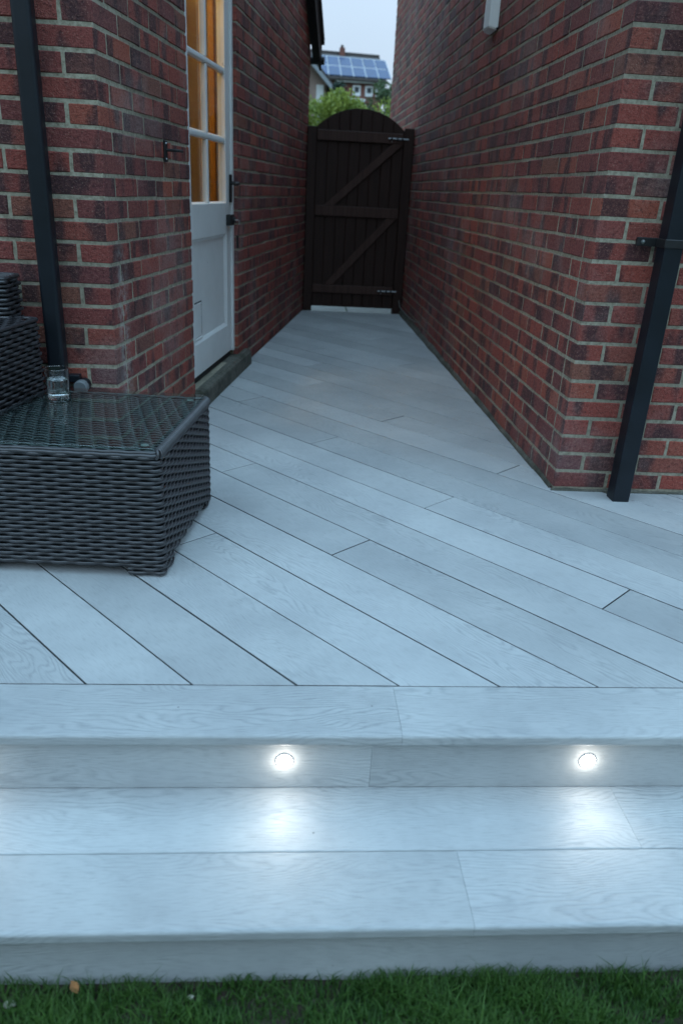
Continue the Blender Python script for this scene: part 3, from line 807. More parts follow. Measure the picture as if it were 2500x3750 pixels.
M_rim = simple('satin_steel_rim', (.55, .56, .57), .5, .1, 40, metal=.3)
for x, lab in ((-.702, 'leftmost step light, just past the left edge of the picture, glow spilling into it'), (.0048, 'lit round step light in the riser, left of the two whole ones'), (.7113, 'lit round step light in the riser, nearest the right edge')):
    t = empty('step_light', (x, 1.349, -.090)); tag(t, lab, 'light', 'step lights set in the upper riser')
    MX = Matrix.Rotation(R(90), 4, 'X')
    bm = bmesh.new(); lathe(bm, [(.0180, .0005), (.0181, .0032), (.0196, .0030), (.0205, .0006)], 32, MX); obj('rim', bm, M_rim, t, True)
    bm = bmesh.new(); lathe(bm, [(0, .0050), (.010, .0046), (.0172, .0028), (.0178, .0006)], 32, MX); obj('lens', bm, M_led, t, True)
    sd = bpy.data.lights.new('led', 'SPOT'); sd.energy = 1.25; sd.spot_size = R(140); sd.spot_blend = 1.0; sd.shadow_soft_size = .012; sd.color = (1.0, .95, .86)
    s_ = bpy.data.objects.new('led', sd); COL.objects.link(s_); s_.parent = t; s_.location = (0, -.014, 0)
    pd = bpy.data.lights.new('glow', 'POINT'); pd.energy = .14; pd.shadow_soft_size = .010; pd.color = (1.0, .95, .86)
    p_ = bpy.data.objects.new('glow', pd); COL.objects.link(p_); p_.parent = t; p_.location = (0, -.022, -.002)
    s_.rotation_euler = Vector((0, -1, .20)).to_track_quat('-Z', 'Y').to_euler()

# ---------------------------------------------------------------- gate
gate = empty('gate', (.59, 7.70, 0)); tag(gate, 'dark stained arched timber gate with ledges and braces closing the alley', 'gate')
gx = -.59
def gtop(x): # arch through (.188,1.64) (.587,1.80) (.988,1.64)
    rr = (.40 ** 2 + .16 ** 2) / (2 * .16); return 1.80 - rr + math.sqrt(max(0, rr * rr - (x - .588) ** 2))
nb = 8; xa, xb = .185, .990; wB = (xb - xa) / nb
for i in range(nb):
    a, b = xa + i * wB + .0003, xa + (i + 1) * wB - .0003
    xs_ = [a + (b - a) * t for t in (0, .25, .5, .75, 1)]
    out = [(a, .038), (b, .038)] + [(x, gtop(x)) for x in reversed(xs_)]
    bm = bmesh.new(); A = [bm.verts.new((x + gx, 0, z)) for x, z in out]; B = [bm.verts.new((x + gx, .020, z)) for x, z in out]
    n = len(out); bm.faces.new(A); bm.faces.new(B[::-1])
    for k in range(n): bm.faces.new((A[k], A[(k + 1) % n], B[(k + 1) % n], B[k]))
    fr = [e_ for e_ in bm.edges if abs(e_.verts[0].co.y) < 1e-6 and abs(e_.verts[1].co.y) < 1e-6]
    bmesh.ops.bevel(bm, geom=fr, offset=.005, segments=1, affect='EDGES')
    obj('board', bm, M_gate, gate)
for (z0, z1) in ((1.525, 1.612), (.880, .972), (.170, .248)): boxo('ledge', (xa + gx + .004, -.024, z0), (xb + gx - .004, -.0005, z1), M_rail, gate, .004)
def brace(x0, z0, x1, z1, w, zt, zb_):
    d = Vector((x1 - x0, 0, z1 - z0)).normalized(); n = Vector((-d.z, 0, d.x)) * w / 2
    bm = bmesh.new(); add_box(bm, (0, -.0005 - .022, -w / 2), ((Vector((x1 - x0, 0, z1 - z0))).length, -.0005, w / 2), frame(Vector((x0 + gx, 0, z0)), d, Vector((0, 1, 0)), Vector((-d.z, 0, d.x))), .003)
    for (zz, sgn) in ((zt, 1), (zb_, -1)):
        bmesh.ops.bisect_plane(bm, geom=bm.verts[:] + bm.edges[:] + bm.faces[:], plane_co=(0, 0, zz), plane_no=(0, 0, sgn), clear_outer=True)
    bmesh.ops.holes_fill(bm, edges=[e_ for e_ in bm.edges if len(e_.link_faces) == 1]); obj('brace', bm, M_rail, gate)
brace(.24, .90, 1.0, 1.58, .068, 1.5235, .9735); brace(.26, .16, .97, .93, .068, .8785, .2495)
for (px, zz) in ((.845, 1.567), (.835, .208)):
    bm = bmesh.new(); tube(bm, [(px + gx, -.034, zz), (px + .185 + gx, -.034, zz)], .007, 8)
    tube(bm, [(px + .03 + gx, -.034, zz), (px + .03 + gx, -.036, zz - .03)], .005, 8); b = obj('bolt', bm, M_steel, gate)
    bm = bmesh.new()
    for q in (.02, .075, .120): add_box(bm, (px + q + gx, -.044, zz - .014), (px + q + .016 + gx, -.0245, zz + .014), None, .003)
    obj('keep', bm, M_iron, b)
for (x0, x1, z1) in ((.1005, .1842, 1.635), (.9908, 1.080, 1.66)):
    tpo = boxo('gate_post', (x0, 7.668, -.03), (x1, 7.74, z1), M_gate, None, .004)
    tag(tpo, 'dark timber gate post against the %s' % ('left house wall' if x0 < .5 else 'right wall, holding the bolts'), 'post', 'gate posts')
# deck threshold strip below the gate is the last board edge; stop lath on left post
boxo('stop', (.186 + gx, .022, .06), (.206 + gx, .039, 1.60), M_gate, gate, .002)

# ---------------------------------------------------------------- wicker furniture
class Perim:
    """rounded quadrilateral, corners in order, as arc-length path"""
    def __init__(s, c, r):
        c = [Vector((p[0], p[1], 0)) for p in c]; s.P = []; n = len(c)
        for i in range(n):
            p, a, b = c[i], (c[i - 1] - c[i]).normalized(), (c[(i + 1) % n] - c[i]).normalized()
            ang = a.angle(b); t = r / math.tan(ang / 2); ctr = p + (a + b).normalized() * (r / math.sin(ang / 2))
            A, B = p + a * t, p + b * t
            va, vb = A - ctr, B - ctr
            th0 = math.atan2(va.y, va.x); th1 = math.atan2(vb.y, vb.x); dth = (th1 - th0 + math.pi) % (2 * math.pi) - math.pi
            for k in range(7):
                th = th0 + dth * k / 6; s.P.append(ctr + Vector((math.cos(th), math.sin(th), 0)) * r)
        s.L = [0.0]
        for i in range(len(s.P)): s.L.append(s.L[-1] + (s.P[(i + 1) % len(s.P)] - s.P[i]).length)
        s.len = s.L[-1]
        s.Lc = [s.L[7 * i + 3] for i in range(n)]
        ctr = sum(c, Vector()) / n; s.ctr = ctr
    def at(s, u):
        u %= s.len; i = max(0, np.searchsorted(s.L, u, side='right') - 1); i = min(i, len(s.P) - 1)
        a, b = s.P[i], s.P[(i + 1) % len(s.P)]; t = (u - s.L[i]) / max(1e-9, (b - a).length)
        d = (b - a).normalized(); n = Vector((d.y, -d.x, 0))
        p = a.lerp(b, t)
        if n.dot(p - s.ctr) < 0: n = -n
        return p, n
class Strands:
    def __init__(s): s.V = []; s.F = []
    def add(s, pts, nor, rn, rb, n=6, closed=False):
        """pts, nor arrays (k,3); tube with radius rn along normal, rb along binormal"""
        pts = np.asarray(pts); nor = np.asarray(nor); k = len(pts)
        if closed: tan = np.roll(pts, -1, 0) - np.roll(pts, 1, 0)
        else: tan = np.gradient(pts, axis=0)
        tan /= np.linalg.norm(tan, axis=1)[:, None] + 1e-12
        bi = np.cross(tan, nor); bi /= np.linalg.norm(bi, axis=1)[:, None] + 1e-12; nn = np.cross(bi, tan)
        b0 = len(s.V)
        a = np.arange(n) * 2 * np.pi / n
        ring = pts[:, None, :] + nn[:, None, :] * (np.cos(a) * rn)[None, :, None] + bi[:, None, :] * (np.sin(a) * rb)[None, :, None]
        s.V.extend(ring.reshape(-1, 3).tolist())
        for i in range(k if closed else k - 1):
            i2 = (i + 1) % k
            for j in range(n):
                j2 = (j + 1) % n; s.F.append((b0 + i * n + j, b0 + i * n + j2, b0 + i2 * n + j2, b0 + i2 * n + j))
    def build(s, name, mat, parent, loc):
        V = np.asarray(s.V) - np.asarray(loc)
        o = pyobj(name, V, s.F, mat, parent, True); o['kind'] = 'stuff'; return o
def weave_side(S, per, z0, z1, pitch, stake, spans=None, zspan=None, A=.0032, rn=.0030, rb=None, sub=4):
    rows_ = int((z1 - z0) / pitch); rb = rb or pitch * .44
    nst = 2 * round(per.len / stake / 2); st = per.len / nst
    for r_ in range(rows_):
        z = z0 + (r_ + .5) * pitch
        for (a, b) in (spans(z) if spans else [(0, per.len)]):
            closed = abs(b - a - per.len) < 1e-6
            m = max(6, int((b - a) / st * sub)); us = np.linspace(a, b, m + (0 if closed else 1), endpoint=not closed)
            P, N = [], []
            for u in us:
                p, n = per.at(u); w = math.cos(math.pi * u / st + math.pi * r_) * A
                P.append((p.x + n.x * w, p.y + n.y * w, z + random.uniform(-.0005, .0005))); N.append((n.x, n.y, 0))
            S.add(P, N, rn, rb, 6, closed)
    return st, nst
def weave_top(S, c, z, pitch, stake, A=.0022, rn=.0026, shift=.0):
    """strands run from edge c0-c3 to edge c1-c2 (quad corners), rows step across"""
    c = [np.array(p, float) for p in c]; wid = np.linalg.norm(c[3] - c[0]); ln = np.linalg.norm(c[1] - c[0])
    rows_ = int(wid / pitch); m = int(ln / stake * 5)
    for r_ in range(rows_):
        t = (r_ + .5) / rows_; a = c[0] + (c[3] - c[0]) * t; b = c[1] + (c[2] - c[1]) * t
        q = np.linspace(0, 1, m + 1); P = a[None] + (b - a)[None] * q[:, None]
        w = np.cos(np.pi * (q * ln / stake + r_ * (1 + shift))) * A
        P3 = np.c_[P, z + w]; P3[:, 0] += 0; N = np.tile([0, 0, 1.0], (m + 1, 1)); S.add(P3, N, rn, pitch * .45, 6)

# --- table
tc_ = [(-.985, 2.078), (-.370, 2.045), (-.292, 2.668), (-.862, 2.715)]   # FL, FR, BR, BL
TLOC = (-.62, 2.38, 0); table = empty('coffee_table', TLOC); tag(table, 'low dark wicker table with a glass top on the deck', 'table')
per = Perim(tc_, .022); S = Strands()
LEG = .115; TZ = .395
def tspans(z):
    if z > .030: return [(0, per.len)]
    return [(u - LEG + .012, u + LEG - .012) for u in per.Lc]
weave_side(S, per, .006, TZ - .006, .0127, .0395, tspans, None, .0035, .0034, .0058, 6)
# rolled rim: three strands round the top edge plus wrapping strands on the short sides
for (dz, out, rr) in ((0, -.001, .0062), (.007, -.007, .0058)):
    us = np.linspace(0, per.len, 160, endpoint=False); P, N = [], []
    for u in us:
        p, n = per.at(u); P.append((p.x + n.x * out, p.y + n.y * out, TZ - .008 + dz + .0008 * math.sin(u * 90))); N.append((n.x, n.y, 0))
    S.add(P, N, rr, rr, 8, True)
u = 0
while u < per.len:
    p, n = per.at(u)
    if abs(n.x) > .6:
        tg = Vector((-n.y, n.x, 0)); P, N = [], []
        for k in range(7):
            a = R(-50) + R(170) * k / 6; q = p + tg * (.012 * (k / 6 - .5)) + n * (-.006 + .0130 * math.cos(a)); P.append((q.x, q.y, TZ - .006 + .0130 * math.sin(a))); N.append((n.x * math.cos(a), n.y * math.cos(a), math.sin(a)))
        S.add(P, N, .0040, .0046, 6)
    u += .0125
weave_top(S, [(-.975, 2.088), (-.380, 2.056), (-.302, 2.658), (-.852, 2.704)], TZ - .006, .0122, .044, .0040, .0030, .12)
S.build('weave', M_wick, table, TLOC)
bm = bmesh.new(); q = [(-.970, 2.093), (-.385, 2.060), (-.307, 2.652), (-.850, 2.700)]
def prism(bm, q, z0, z1, loc):
    A = [bm.verts.new((x - loc[0], y - loc[1], z0)) for x, y in q]; B = [bm.verts.new((x - loc[0], y - loc[1], z1)) for x, y in q]; n = len(q)
    bm.faces.new(A[::-1]); bm.faces.new(B)
    for k in range(n): bm.faces.new((A[k], A[(k + 1) % n], B[(k + 1) % n], B[k]))
prism(bm, q, .036, TZ - .012, TLOC); obj('core', bm, M_core, table)
cen = Vector((sum(p[0] for p in q) / 4, sum(p[1] for p in q) / 4))
for (x, y) in tc_:
    d = (cen - Vector((x, y))).normalized(); e1_ = Vector((d.x / abs(d.x), 0)); e2_ = Vector((0, d.y / abs(d.y)))
    bm = bmesh.new(); a = Vector((x, y)); o1 = .016
    pts = [(a.x + e1_.x * u1, a.y + e2_.y * u2) for (u1, u2) in ((o1, o1), (LEG - .018, o1), (LEG - .018, LEG - .018), (o1, LEG - .018))]
    prism(bm, pts, .004, .040, TLOC); obj('leg', bm, M_core, table)
bm = bmesh.new(); g4 = [(-.970, 2.083), (-.387, 2.0520), (-.308, 2.666), (-.850, 2.709)]
prism(bm, g4, TZ + .0075, TZ + .0145, TLOC)
bmesh.ops.bevel(bm, geom=[e_ for e_ in bm.edges], offset=.0012, segments=1, affect='EDGES'); obj('glass_top', bm, M_tglass, table)
GTOP = TZ + .0145
M_pad = simple('clear_silicone', (.22, .25, .24), .4)
for (x, y) in ((-.418, 2.105), (-.352, 2.615), (-.945, 2.135), (-.835, 2.655)):
    bm = bmesh.new(); lathe(bm, [(0, .0), (.011, .0), (.012, .003), (0, .0035)], 18, Matrix.Translation((x - TLOC[0], y - TLOC[1], TZ + .0037))); obj('glass_pad', bm, M_pad, table)

# --- tumbler of water
gl = empty('drinking_glass', (-.786, 2.553, GTOP + .0004)); tag(gl, 'clear glass tumbler of water standing on the glass table top', 'glass')
bm = bmesh.new(); lathe(bm, [(.0353, .0088), (.0385, .1010), (.0386, .1020), (.0382, .1028), (.0376, .1029), (.0371, .1021), (.0370, .1010), (.0342, .0088)], 56); crisp(obj('tumbler', bm, M_glass, gl, True))
bm = bmesh.new(); tube(bm, [(.0379 * math.cos(a), .0379 * math.sin(a), .1034) for a in np.linspace(0, 2 * math.pi, 49)[:-1]], .0011, 8, True); obj('rim', bm, M_gbase, gl, True)
bm = bmesh.new(); lathe(bm, [(0, 0), (.0335, 0), (.0348, .0015), (.0353, .0086), (.0340, .0087), (.0325, .0072), (0, .0070)], 56); crisp(obj('glass_base', bm, M_gbase, gl, True))
bm = bmesh.new(); lathe(bm, [(0, .0074), (.0323, .0077), (.0343, .0094), (.0364, .0660), (.0360, .0668), (.0340, .0662), (0, .0660)], 48); crisp(obj('water', bm, M_water, gl, True))

# --- sofa
SLOC = (-1.3, 2.5, 0); sofa = empty('wicker_sofa', SLOC); tag(sofa, 'dark wicker sofa end with arm and back at the left edge by the wall', 'sofa')
S = Strands()
arm = Perim([(-1.22, 2.06), (-1.030, 2.065), (-.893, 2.765), (-1.10, 2.790)], .02)
weave_side(S, arm, .03, .640, .0150, .042, None, None, .0048, .0031, .0064, 5)
weave_top(S, [(-1.185, 2.075), (-1.10 + .005, 2.782), (-.905, 2.755), (-1.040, 2.078)], .640, .0135, .042)
bk = Perim([(-1.95, 2.715), (-.985, 2.725), (-.978, 2.875), (-1.95, 2.875)], .024)
weave_side(S, bk, .05, .775, .0150, .042, None, None, .0048, .0031, .0064, 5)
weave_top(S, [(-1.94, 2.73), (-.992, 2.738), (-.990, 2.862), (-1.94, 2.862)], .775, .0125, .042)
for P_, zz in ((arm, .640), (bk, .775)):
    us = np.linspace(0, P_.len, 120, endpoint=False)
    S.add([(P_.at(u)[0].x, P_.at(u)[0].y, zz - .002) for u in us], [(P_.at(u)[1].x, P_.at(u)[1].y, 0) for u in us], .0065, .0065, 6, True)
st_ = Perim([(-2.0, 2.09), (-1.205, 2.09), (-1.105, 2.71), (-2.0, 2.71)], .02); weave_side(S, st_, .05, .30, .0150, .042)
S.build('weave', M_wick, sofa, SLOC)
bm = bmesh.new()
prism(bm, [(-1.185, 2.075), (-1.046, 2.08), (-.908, 2.752), (-1.09, 2.775)], .03, .632, SLOC); prism(bm, [(-1.93, 2.73), (-1.00, 2.74), (-.994, 2.860), (-1.93, 2.860)], .05, .767, SLOC); prism(bm, [(-1.98, 2.105), (-1.22, 2.105), (-1.12, 2.70), (-1.98, 2.70)], .05, .30, SLOC)
obj('core', bm, M_core, sofa)
bm = bmesh.new(); add_box(bm, (-1.95 + 1.3, 2.11 - 2.5, .303), (-1.215 + 1.3, 2.70 - 2.5, .42), None, .035, 3); obj('seat_cushion', bm, simple('charcoal_fabric', (.05, .05, .055), .9), sofa)
for (x, y) in ((-1.15, 2.10), (-1.05, 2.72), (-1.9, 2.13), (-1.9, 2.83)):
    bm = bmesh.new(); add_box(bm, (x - .025 + 1.3, y - .025 - 2.5, 0), (x + .025 + 1.3, y + .025 - 2.5, .06), None, .004); obj('leg', bm, M_core, sofa)

# ---------------------------------------------------------------- background: houses, hedge, trees
def quad_tiles(): pass
FH = empty('far_house', (5.0, 78, 6.8)); tag(FH, 'distant brick house with solar panels covering its roof', 'house')
def fl(p): return Vector(p) - FH.location
xA, xB = -1.0, 7.55
bm = bmesh.new(); add_box(bm, fl((xA, 76.4, 6.0)), fl((xB, 83.5, 10.2))); obj('wall', bm, M_farwall, FH)
# roof slopes
def slope(y, z): return z
v = [fl(p) for p in ((xA - .3, 75.9, 10.28), (xB + .33, 75.9, 10.20), (xB - .10, 80, 12.62), (xA - .3, 80, 12.78), (xA - .3, 84.1, 10.28), (xB + .33, 84.1, 10.20), (xA - .3, 75.9, 10.10), (xB + .33, 75.9, 10.02), (xA - .3, 84.1, 10.1), (xB + .33, 84.1, 10.02))]
roof = pyobj('roof', v, [(0, 1, 2, 3), (3, 2, 5, 4), (0, 6, 7, 1), (4, 5, 9, 8), (1, 7, 9, 5, 2), (0, 3, 4, 8, 6)], M_roof, FH)
bm = bmesh.new(); tube(bm, [fl((xA - .3, 80, 12.80)), fl((xB - .1, 80, 12.64))], .12, 6); obj('ridge_tile', bm, M_roof, FH)
bm = bmesh.new(); add_box(bm, fl((3.76, 79.6, 12.3)), fl((4.24, 80.3, 13.1)), None, .02); ch = obj('chimney', bm, M_farwall, FH)
bm = bmesh.new(); tube(bm, [fl((3.98, 80, 13.1)), fl((3.98, 80, 13.34))], .13, 10); obj('chimney_pot', bm, M_roof, ch)
def rp(u, t, off): # on roof slope: u along x, t up slope 0..1
    a = Vector((xA - .3 + u, 75.9, 10.28 - .0094 * u)); b = Vector((xA - .3 + u * .951, 80, 12.78 - .019 * u)); p = a.lerp(b, t); return fl(p) + Vector((0, -.52, .85)) * off
pw, gap = 1.02, .10
for rI in range(2):
    for cI in range(6):
        u0 = 2.62 + cI * (pw + gap) + .32 + rI * .03; t0 = .06 + rI * .385; t1 = t0 + .355
        co = [rp(u0, t0, .10), rp(u0 + pw, t0, .10), rp(u0 + pw, t1, .10), rp(u0, t1, .10)]
        bo = [rp(u0, t0, .03), rp(u0 + pw, t0, .03), rp(u0 + pw, t1, .03), rp(u0, t1, .03)]
        p_ = pyobj('solar_panel', co + bo, [(0, 1, 2, 3), (7, 6, 5, 4), (0, 4, 5, 1), (1, 5, 6, 2), (2, 6, 7, 3), (3, 7, 4, 0)], M_solar, FH)
bm = bmesh.new()
for rI in range(2):
    t = .06 + rI * .385 + .37
    a, b = rp(2.8, t, .06), rp(9.4, t, .06); tube(bm, [a, b], .06, 6)
for cI in range(7):
    u0 = 2.62 + cI * (pw + gap) + .27; tube(bm, [rp(u0, .05, .06), rp(u0, .81, .06)], .05, 6)
obj('panel_rail', bm, M_alu, FH)
bm = bmesh.new(); add_box(bm, fl((3.3, 76.0, 9.95)), fl((7.75, 76.12, 10.14))); obj('fascia', bm, M_upvc, FH)
for (a, b, z0, z1) in ((4.9, 5.6, 8.95, 9.78), (6.02, 6.70, 8.95, 9.78), (6.95, 7.40, 8.95, 9.78), (2.0, 2.8, 8.95, 9.78)):
    bm = bmesh.new(); add_box(bm, fl((a, 76.30, z0)), fl((b, 76.39, z1))); w_ = obj('window', bm, M_upvc, FH)
    bm = bmesh.new(); add_box(bm, fl((a + .15, 76.26, z0 + .28)), fl((b - .15, 76.295, z1 - .14))); obj('pane', bm, M_dkglass, w_)
bm = bmesh.new(); add_box(bm, fl((4.68, 75.5, 8.45)), fl((6.0, 76.39, 8.66)), None, .02); obj('porch', bm, M_upvc, FH)

H2 = empty('neighbour_house', (-1.0, 31, 1.9)); tag(H2, 'pale brick gable end with a white door, peeping out beyond the left house', 'house')
hl = lambda p: Vector(p) - H2.location
apx, apz, rgx = -1.4, 7.05, 1.0
v = [hl(p) for p in ((-3.8, 30.4, 1.7), (rgx, 30.4, 1.7), (rgx, 30.4, 4.66), (apx, 30.4, apz), (-3.8, 30.4, 4.66), (-3.8, 38, 1.7), (rgx, 38, 1.7), (rgx, 38, 4.66), (apx, 38, apz), (-3.8, 38, 4.66))]
pyobj('wall', v, [(0, 1, 2, 3, 4), (9, 8, 7, 6, 5), (1, 6, 7, 2), (0, 4, 9, 5)], M_farpale, H2)
def slab4(name, a, b, y0, y1, th, mat):
    v = [hl((a[0], y0, a[1])), hl((b[0], y0, b[1])), hl((b[0], y1, b[1])), hl((a[0], y1, a[1]))]; v += [p + Vector((0, 0, th)) for p in v]
    return pyobj(name, v, [(3, 2, 1, 0), (4, 5, 6, 7), (0, 1, 5, 4), (1, 2, 6, 5), (2, 3, 7, 6), (3, 0, 4, 7)], mat, H2)
slab4('roof', (apx, apz + .02), (1.22, 4.46), 30.0, 38.2, .10, M_roof); slab4('roof', (apx, apz + .02), (-4.02, 4.46), 30.0, 38.2, .10, M_roof)
slab4('bargeboard', (apx, apz - .16), (1.20, 4.31), 29.96, 30.02, .17, simple('grey_blue_fascia', (.30, .33, .36), .6)); slab4('bargeboard', (apx, apz - .16), (-4.0, 4.31), 29.96, 30.02, .17, M_upvc)
bm = bmesh.new(); add_box(bm, hl((.66, 30.33, 2.0)), hl((.92, 30.39, 4.5)), None, .01); obj('door', bm, M_upvc, H2)

def leaves_mesh(name, pts, size, mat, parent, up=0.3, tonefn=None):
    n = len(pts); pts = np.asarray(pts)
    d1 = rng.normal(size=(n, 3)); d1[:, 2] *= .7; d1 /= np.linalg.norm(d1, axis=1)[:, None]
    d2 = np.cross(d1, rng.normal(size=(n, 3))); d2 /= np.linalg.norm(d2, axis=1)[:, None]
    s = size * rng.uniform(.6, 1.3, n)[:, None]
    V = np.concatenate([pts - d1 * s * .5, pts + d2 * s * .28, pts + d1 * s * .5, pts - d2 * s * .28], 1).reshape(-1, 3)
    F = [(4 * i, 4 * i + 1, 4 * i + 2, 4 * i + 3) for i in range(n)]
    me = bpy.data.meshes.new(name); me.from_pydata(V.tolist(), [], F); me.update()
    t = np.clip((tonefn(pts) if tonefn else 0.5) + rng.normal(0, .2, n), 0, 1).astype(np.float32)
    at = me.attributes.new('tone', 'FLOAT', 'FACE'); at.data.foreach_set('value', t)
    return link(name, me, mat, parent)
def blob_pts(centres, n):
    """leaf points near the surface of many small lumps"""
    out = []
    for (c, r) in centres:
        m = max(20, int(n * r[0] * r[2])); d = rng.normal(size=(m, 3)); d /= np.linalg.norm(d, axis=1)[:, None]
        out.append(np.asarray(c) + d * np.asarray(r) * rng.uniform(.55, 1.08, m)[:, None])
    return np.concatenate(out)
def stems(bm, base, tops, r):
    for t in tops:
        b = Vector(base); t = Vector(t); m = b.lerp(t, .5) + Vector((random.uniform(-.1, .1), random.uniform(-.1, .1), 0)) * (t - b).length * .3
        tube(bm, [b, m, t], [r, r * .6, r * .2], 6)
hedge = empty('hedge', (.9, 14.7, .40)); tag(hedge, 'bright yellow-green hedge behind the gate', 'hedge')
cs = []
for i in range(130):
    x = random.uniform(-1.6, 3.2); top = 2.44 + .10 * math.sin(x * 3.1) + random.uniform(-.12, .10) - (.0 if x > -.1 else .05)
    z = random.uniform(.7, top - .18) if random.random() < .55 else top - .16
    cs.append(((x - .9, random.uniform(14.0, 15.3) - 14.7, z - .4), (random.uniform(.16, .30),) * 3))
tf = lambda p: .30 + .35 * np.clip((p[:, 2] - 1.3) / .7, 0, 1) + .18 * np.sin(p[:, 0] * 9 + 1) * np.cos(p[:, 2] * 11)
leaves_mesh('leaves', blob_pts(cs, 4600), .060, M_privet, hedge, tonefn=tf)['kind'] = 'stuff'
bm = bmesh.new()
for x in np.arange(-1.4, 3.1, .35): stems(bm, (x - .9, 0, -.1), [(x - .9 + random.uniform(-.15, .15), random.uniform(-.4, .4), random.uniform(1.2, 1.75)) for _ in range(4)], .025)
obj('stems', bm, M_bark, hedge)
def shrub(name, label, cat, loc, lumps, dens, leaf, mat, trunk_r):
    t = empty(name, loc); tag(t, label, cat); lo = Vector(loc)
    leaves_mesh('crown', blob_pts([(Vector(c) - lo, r) for c, r in lumps], dens), leaf, mat, t, tonefn=lambda p: .45 + .2 * np.sin(p[:, 0] * 5 / max(.3, trunk_r * 10)) + .15 * np.cos(p[:, 2] * 4))
    bm = bmesh.new(); stems(bm, (0, 0, -.3), [tuple(Vector(c) - lo) for c, r in lumps[:: max(1, len(lumps) // 9)]], trunk_r); obj('trunk', bm, M_bark, t)
lm = []
for i in range(34):
    a = random.uniform(0, 6.28); z = random.uniform(3.3, 5.6); w = .62 * math.sqrt(max(.1, (5.95 - z) / 2.4)); lm.append(((1.88 + w * math.cos(a) * random.random(), 40 + w * math.sin(a), z), (.26, .26, .24)))
shrub('dark_tree', 'dark rounded evergreen in front of the distant house', 'tree', (1.88, 40, 2.6), lm, 1900, .12, M_dark, .06)
lm = []
for i in range(30):
    a = random.uniform(0, 6.28); z = random.uniform(2.4, 3.72); w = .55 * math.sqrt(max(.12, (3.95 - z) / 1.4)); lm.append(((2.20 + 1.25 * w * math.cos(a) * random.random(), 22 + w * math.sin(a), z), (.17, .17, .17)))
shrub('grey_green_shrub', 'loose grey-green shrub rising above the hedge at the right wall', 'shrub', (2.33, 22, 1.1), lm, 3300, .075, M_grey, .035)
lm = []
for i in range(26):
    a = random.uniform(0, 6.28); z = random.uniform(6.6, 8.6); w = 1.3 * math.sqrt(max(.1, (9.0 - z) / 2.2)); lm.append(((7.9 + w * math.cos(a), 62 + w * math.sin(a), z), (.5, .5, .45)))
shrub('far_tree', 'pale green tree peeping past the right wall beside the distant roof', 'tree', (7.9, 62, 5.2), lm, 420, .22, M_grey, .12)

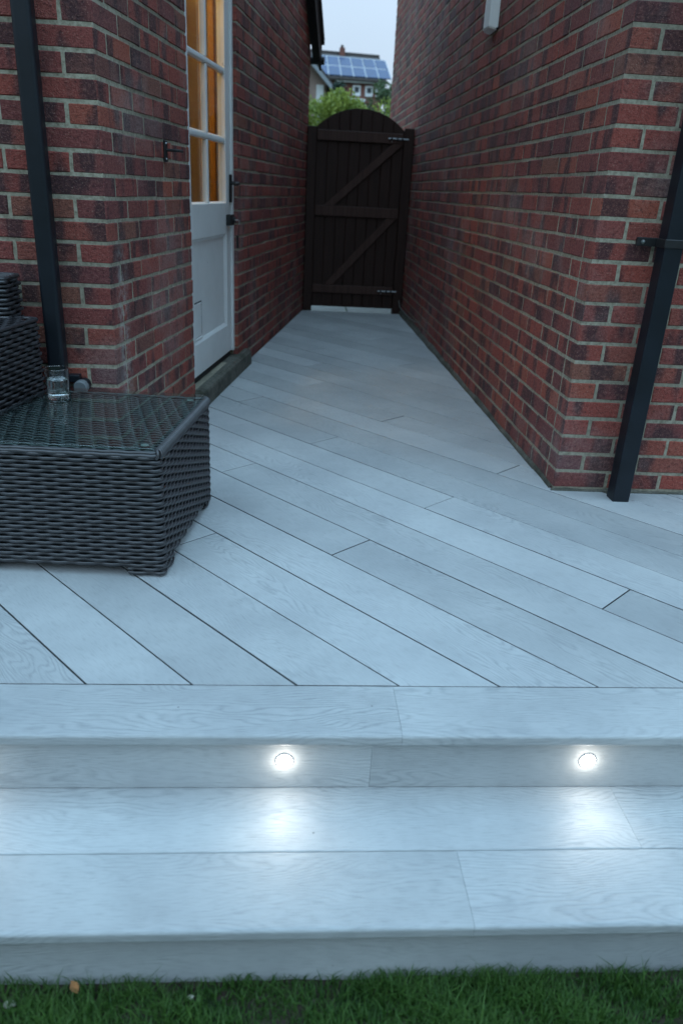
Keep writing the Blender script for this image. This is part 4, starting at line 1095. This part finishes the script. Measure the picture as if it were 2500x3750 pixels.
# ---------------------------------------------------------------- lawn: soil strip, grass, leaves, stones
def clumpiness(x, y): return .5 + .5 * math.sin(x * 7.3 + 1.7 * math.sin(y * 5)) * math.cos(y * 9.1 + x * 3)
v = []; f = []
nxg, nyg = 120, 14
for j in range(nyg):
    for i in range(nxg):
        x = -2.5 + 5.4 * i / (nxg - 1); y = .72 + .292 * j / (nyg - 1)
        v.append((x, y, -.343 + .010 * math.sin(x * 23 + y * 11) * math.sin(y * 31) + random.uniform(0, .008)))
for j in range(nyg - 1):
    for i in range(nxg - 1): f.append((j * nxg + i, j * nxg + i + 1, (j + 1) * nxg + i + 1, (j + 1) * nxg + i))
tag(pyobj('soil', v, f, M_soil, None, True), kind='structure')
def grass():
    N = 150000
    x = rng.uniform(-1.9, 2.3, N); y = np.where(rng.random(N) < .85, rng.uniform(.72, 1.0, N), rng.uniform(-.6, .8, N))
    cl = .5 + .5 * np.sin(x * 17 + 2 * np.sin(y * 13)) * np.cos(y * 21 + x * 9)
    bare = (y > .972 - .012 * np.sin(x * 9)) & (x < -.1) & (rng.random(N) < .5)
    keepm = (rng.random(N) < .35 + .65 * cl) & ~bare
    x, y, cl = x[keepm], y[keepm], cl[keepm]; n = len(x)
    h = rng.uniform(.016, .038, n) * (.7 + .5 * cl); tall = rng.random(n) < .02; h[tall] *= 1.7; h[x > .2] *= 1.12
    a = rng.uniform(0, 6.283, n); w = rng.uniform(.0007, .0014, n); ln = rng.uniform(.2, 1.1, n) * h
    b = np.stack([x, y, np.full(n, -.340)], 1); side = np.stack([-np.sin(a), np.cos(a), np.zeros(n)], 1) * w[:, None]; lean = np.stack([np.cos(a), np.sin(a), np.zeros(n)], 1) * ln[:, None]
    up_ = np.array([0, 0, 1.0])
    m = b + lean * .35 + up_ * (h * .62)[:, None]; t = b + lean + up_ * h[:, None]
    over = t[:, 1] > 1.002; t[over, 1] = 1.002; m[:, 1] = np.minimum(m[:, 1], 1.001)
    V = np.concatenate([b - side, b + side, m + side * .8, m - side * .8, t], 1).reshape(-1, 3)
    F = []
    for i in range(n): F.append((5 * i, 5 * i + 1, 5 * i + 2, 5 * i + 3)); F.append((5 * i + 3, 5 * i + 2, 5 * i + 4))
    me = bpy.data.meshes.new('grass'); me.from_pydata(V.tolist(), [], F); me.update()
    tn = np.clip(.35 + .3 * cl + rng.normal(0, .22, n), 0, 1); at = me.attributes.new('tone', 'FLOAT', 'FACE'); at.data.foreach_set('value', np.repeat(tn, 2).astype(np.float32))
    tag(link('grass', me, M_blade), kind='stuff')
grass()
M_lf = simple('dry_orange_leaf', (.34, .15, .05), .7, .3, 60); M_peb = simple('pale_stone', (.42, .38, .33), .8, .2, 50)
def fallen(x, y, s, rz, lab):
    bm = bmesh.new(); pr = [(0, -.5), (.28, -.15), (.30, .15), (0, .55), (-.30, .15), (-.28, -.15)]
    vv = [bm.verts.new((px * s, py * s, .004 + .006 * abs(px))) for px, py in pr]; c = bm.verts.new((0, 0, .001))
    for k in range(6): bm.faces.new((c, vv[k], vv[(k + 1) % 6]))
    r_ = bmesh.ops.extrude_face_region(bm, geom=bm.faces[:]); bmesh.ops.translate(bm, verts=[g for g in r_['geom'] if isinstance(g, bmesh.types.BMVert)], vec=(0, 0, .001))
    o = obj('fallen_leaf', bm, M_lf); o.location = (x, y, -.318); o.rotation_euler = (R(25), R(-15), rz); tag(o, lab, 'leaf')
fallen(-.385, .985, .026, .6, 'dry orange leaf on the soil at the foot of the bottom step')
def pebble(x, y, r, lab):
    bm = bmesh.new(); bmesh.ops.create_icosphere(bm, subdivisions=2, radius=r)
    for q in bm.verts: q.co = Vector((q.co.x * 1.3, q.co.y, q.co.z * .6)) * random.uniform(.9, 1.1)
    o = obj('pebble', bm, M_peb, None, True); o.location = (x, y, -.328); tag(o, lab, 'stone')
pebble(-.50, .962, .009, 'pale stone in the soil near the bottom left corner')
pebble(-.165, .968, .005, 'small pale stone in the soil below the middle of the bottom step')
print('objects', len(bpy.data.objects))
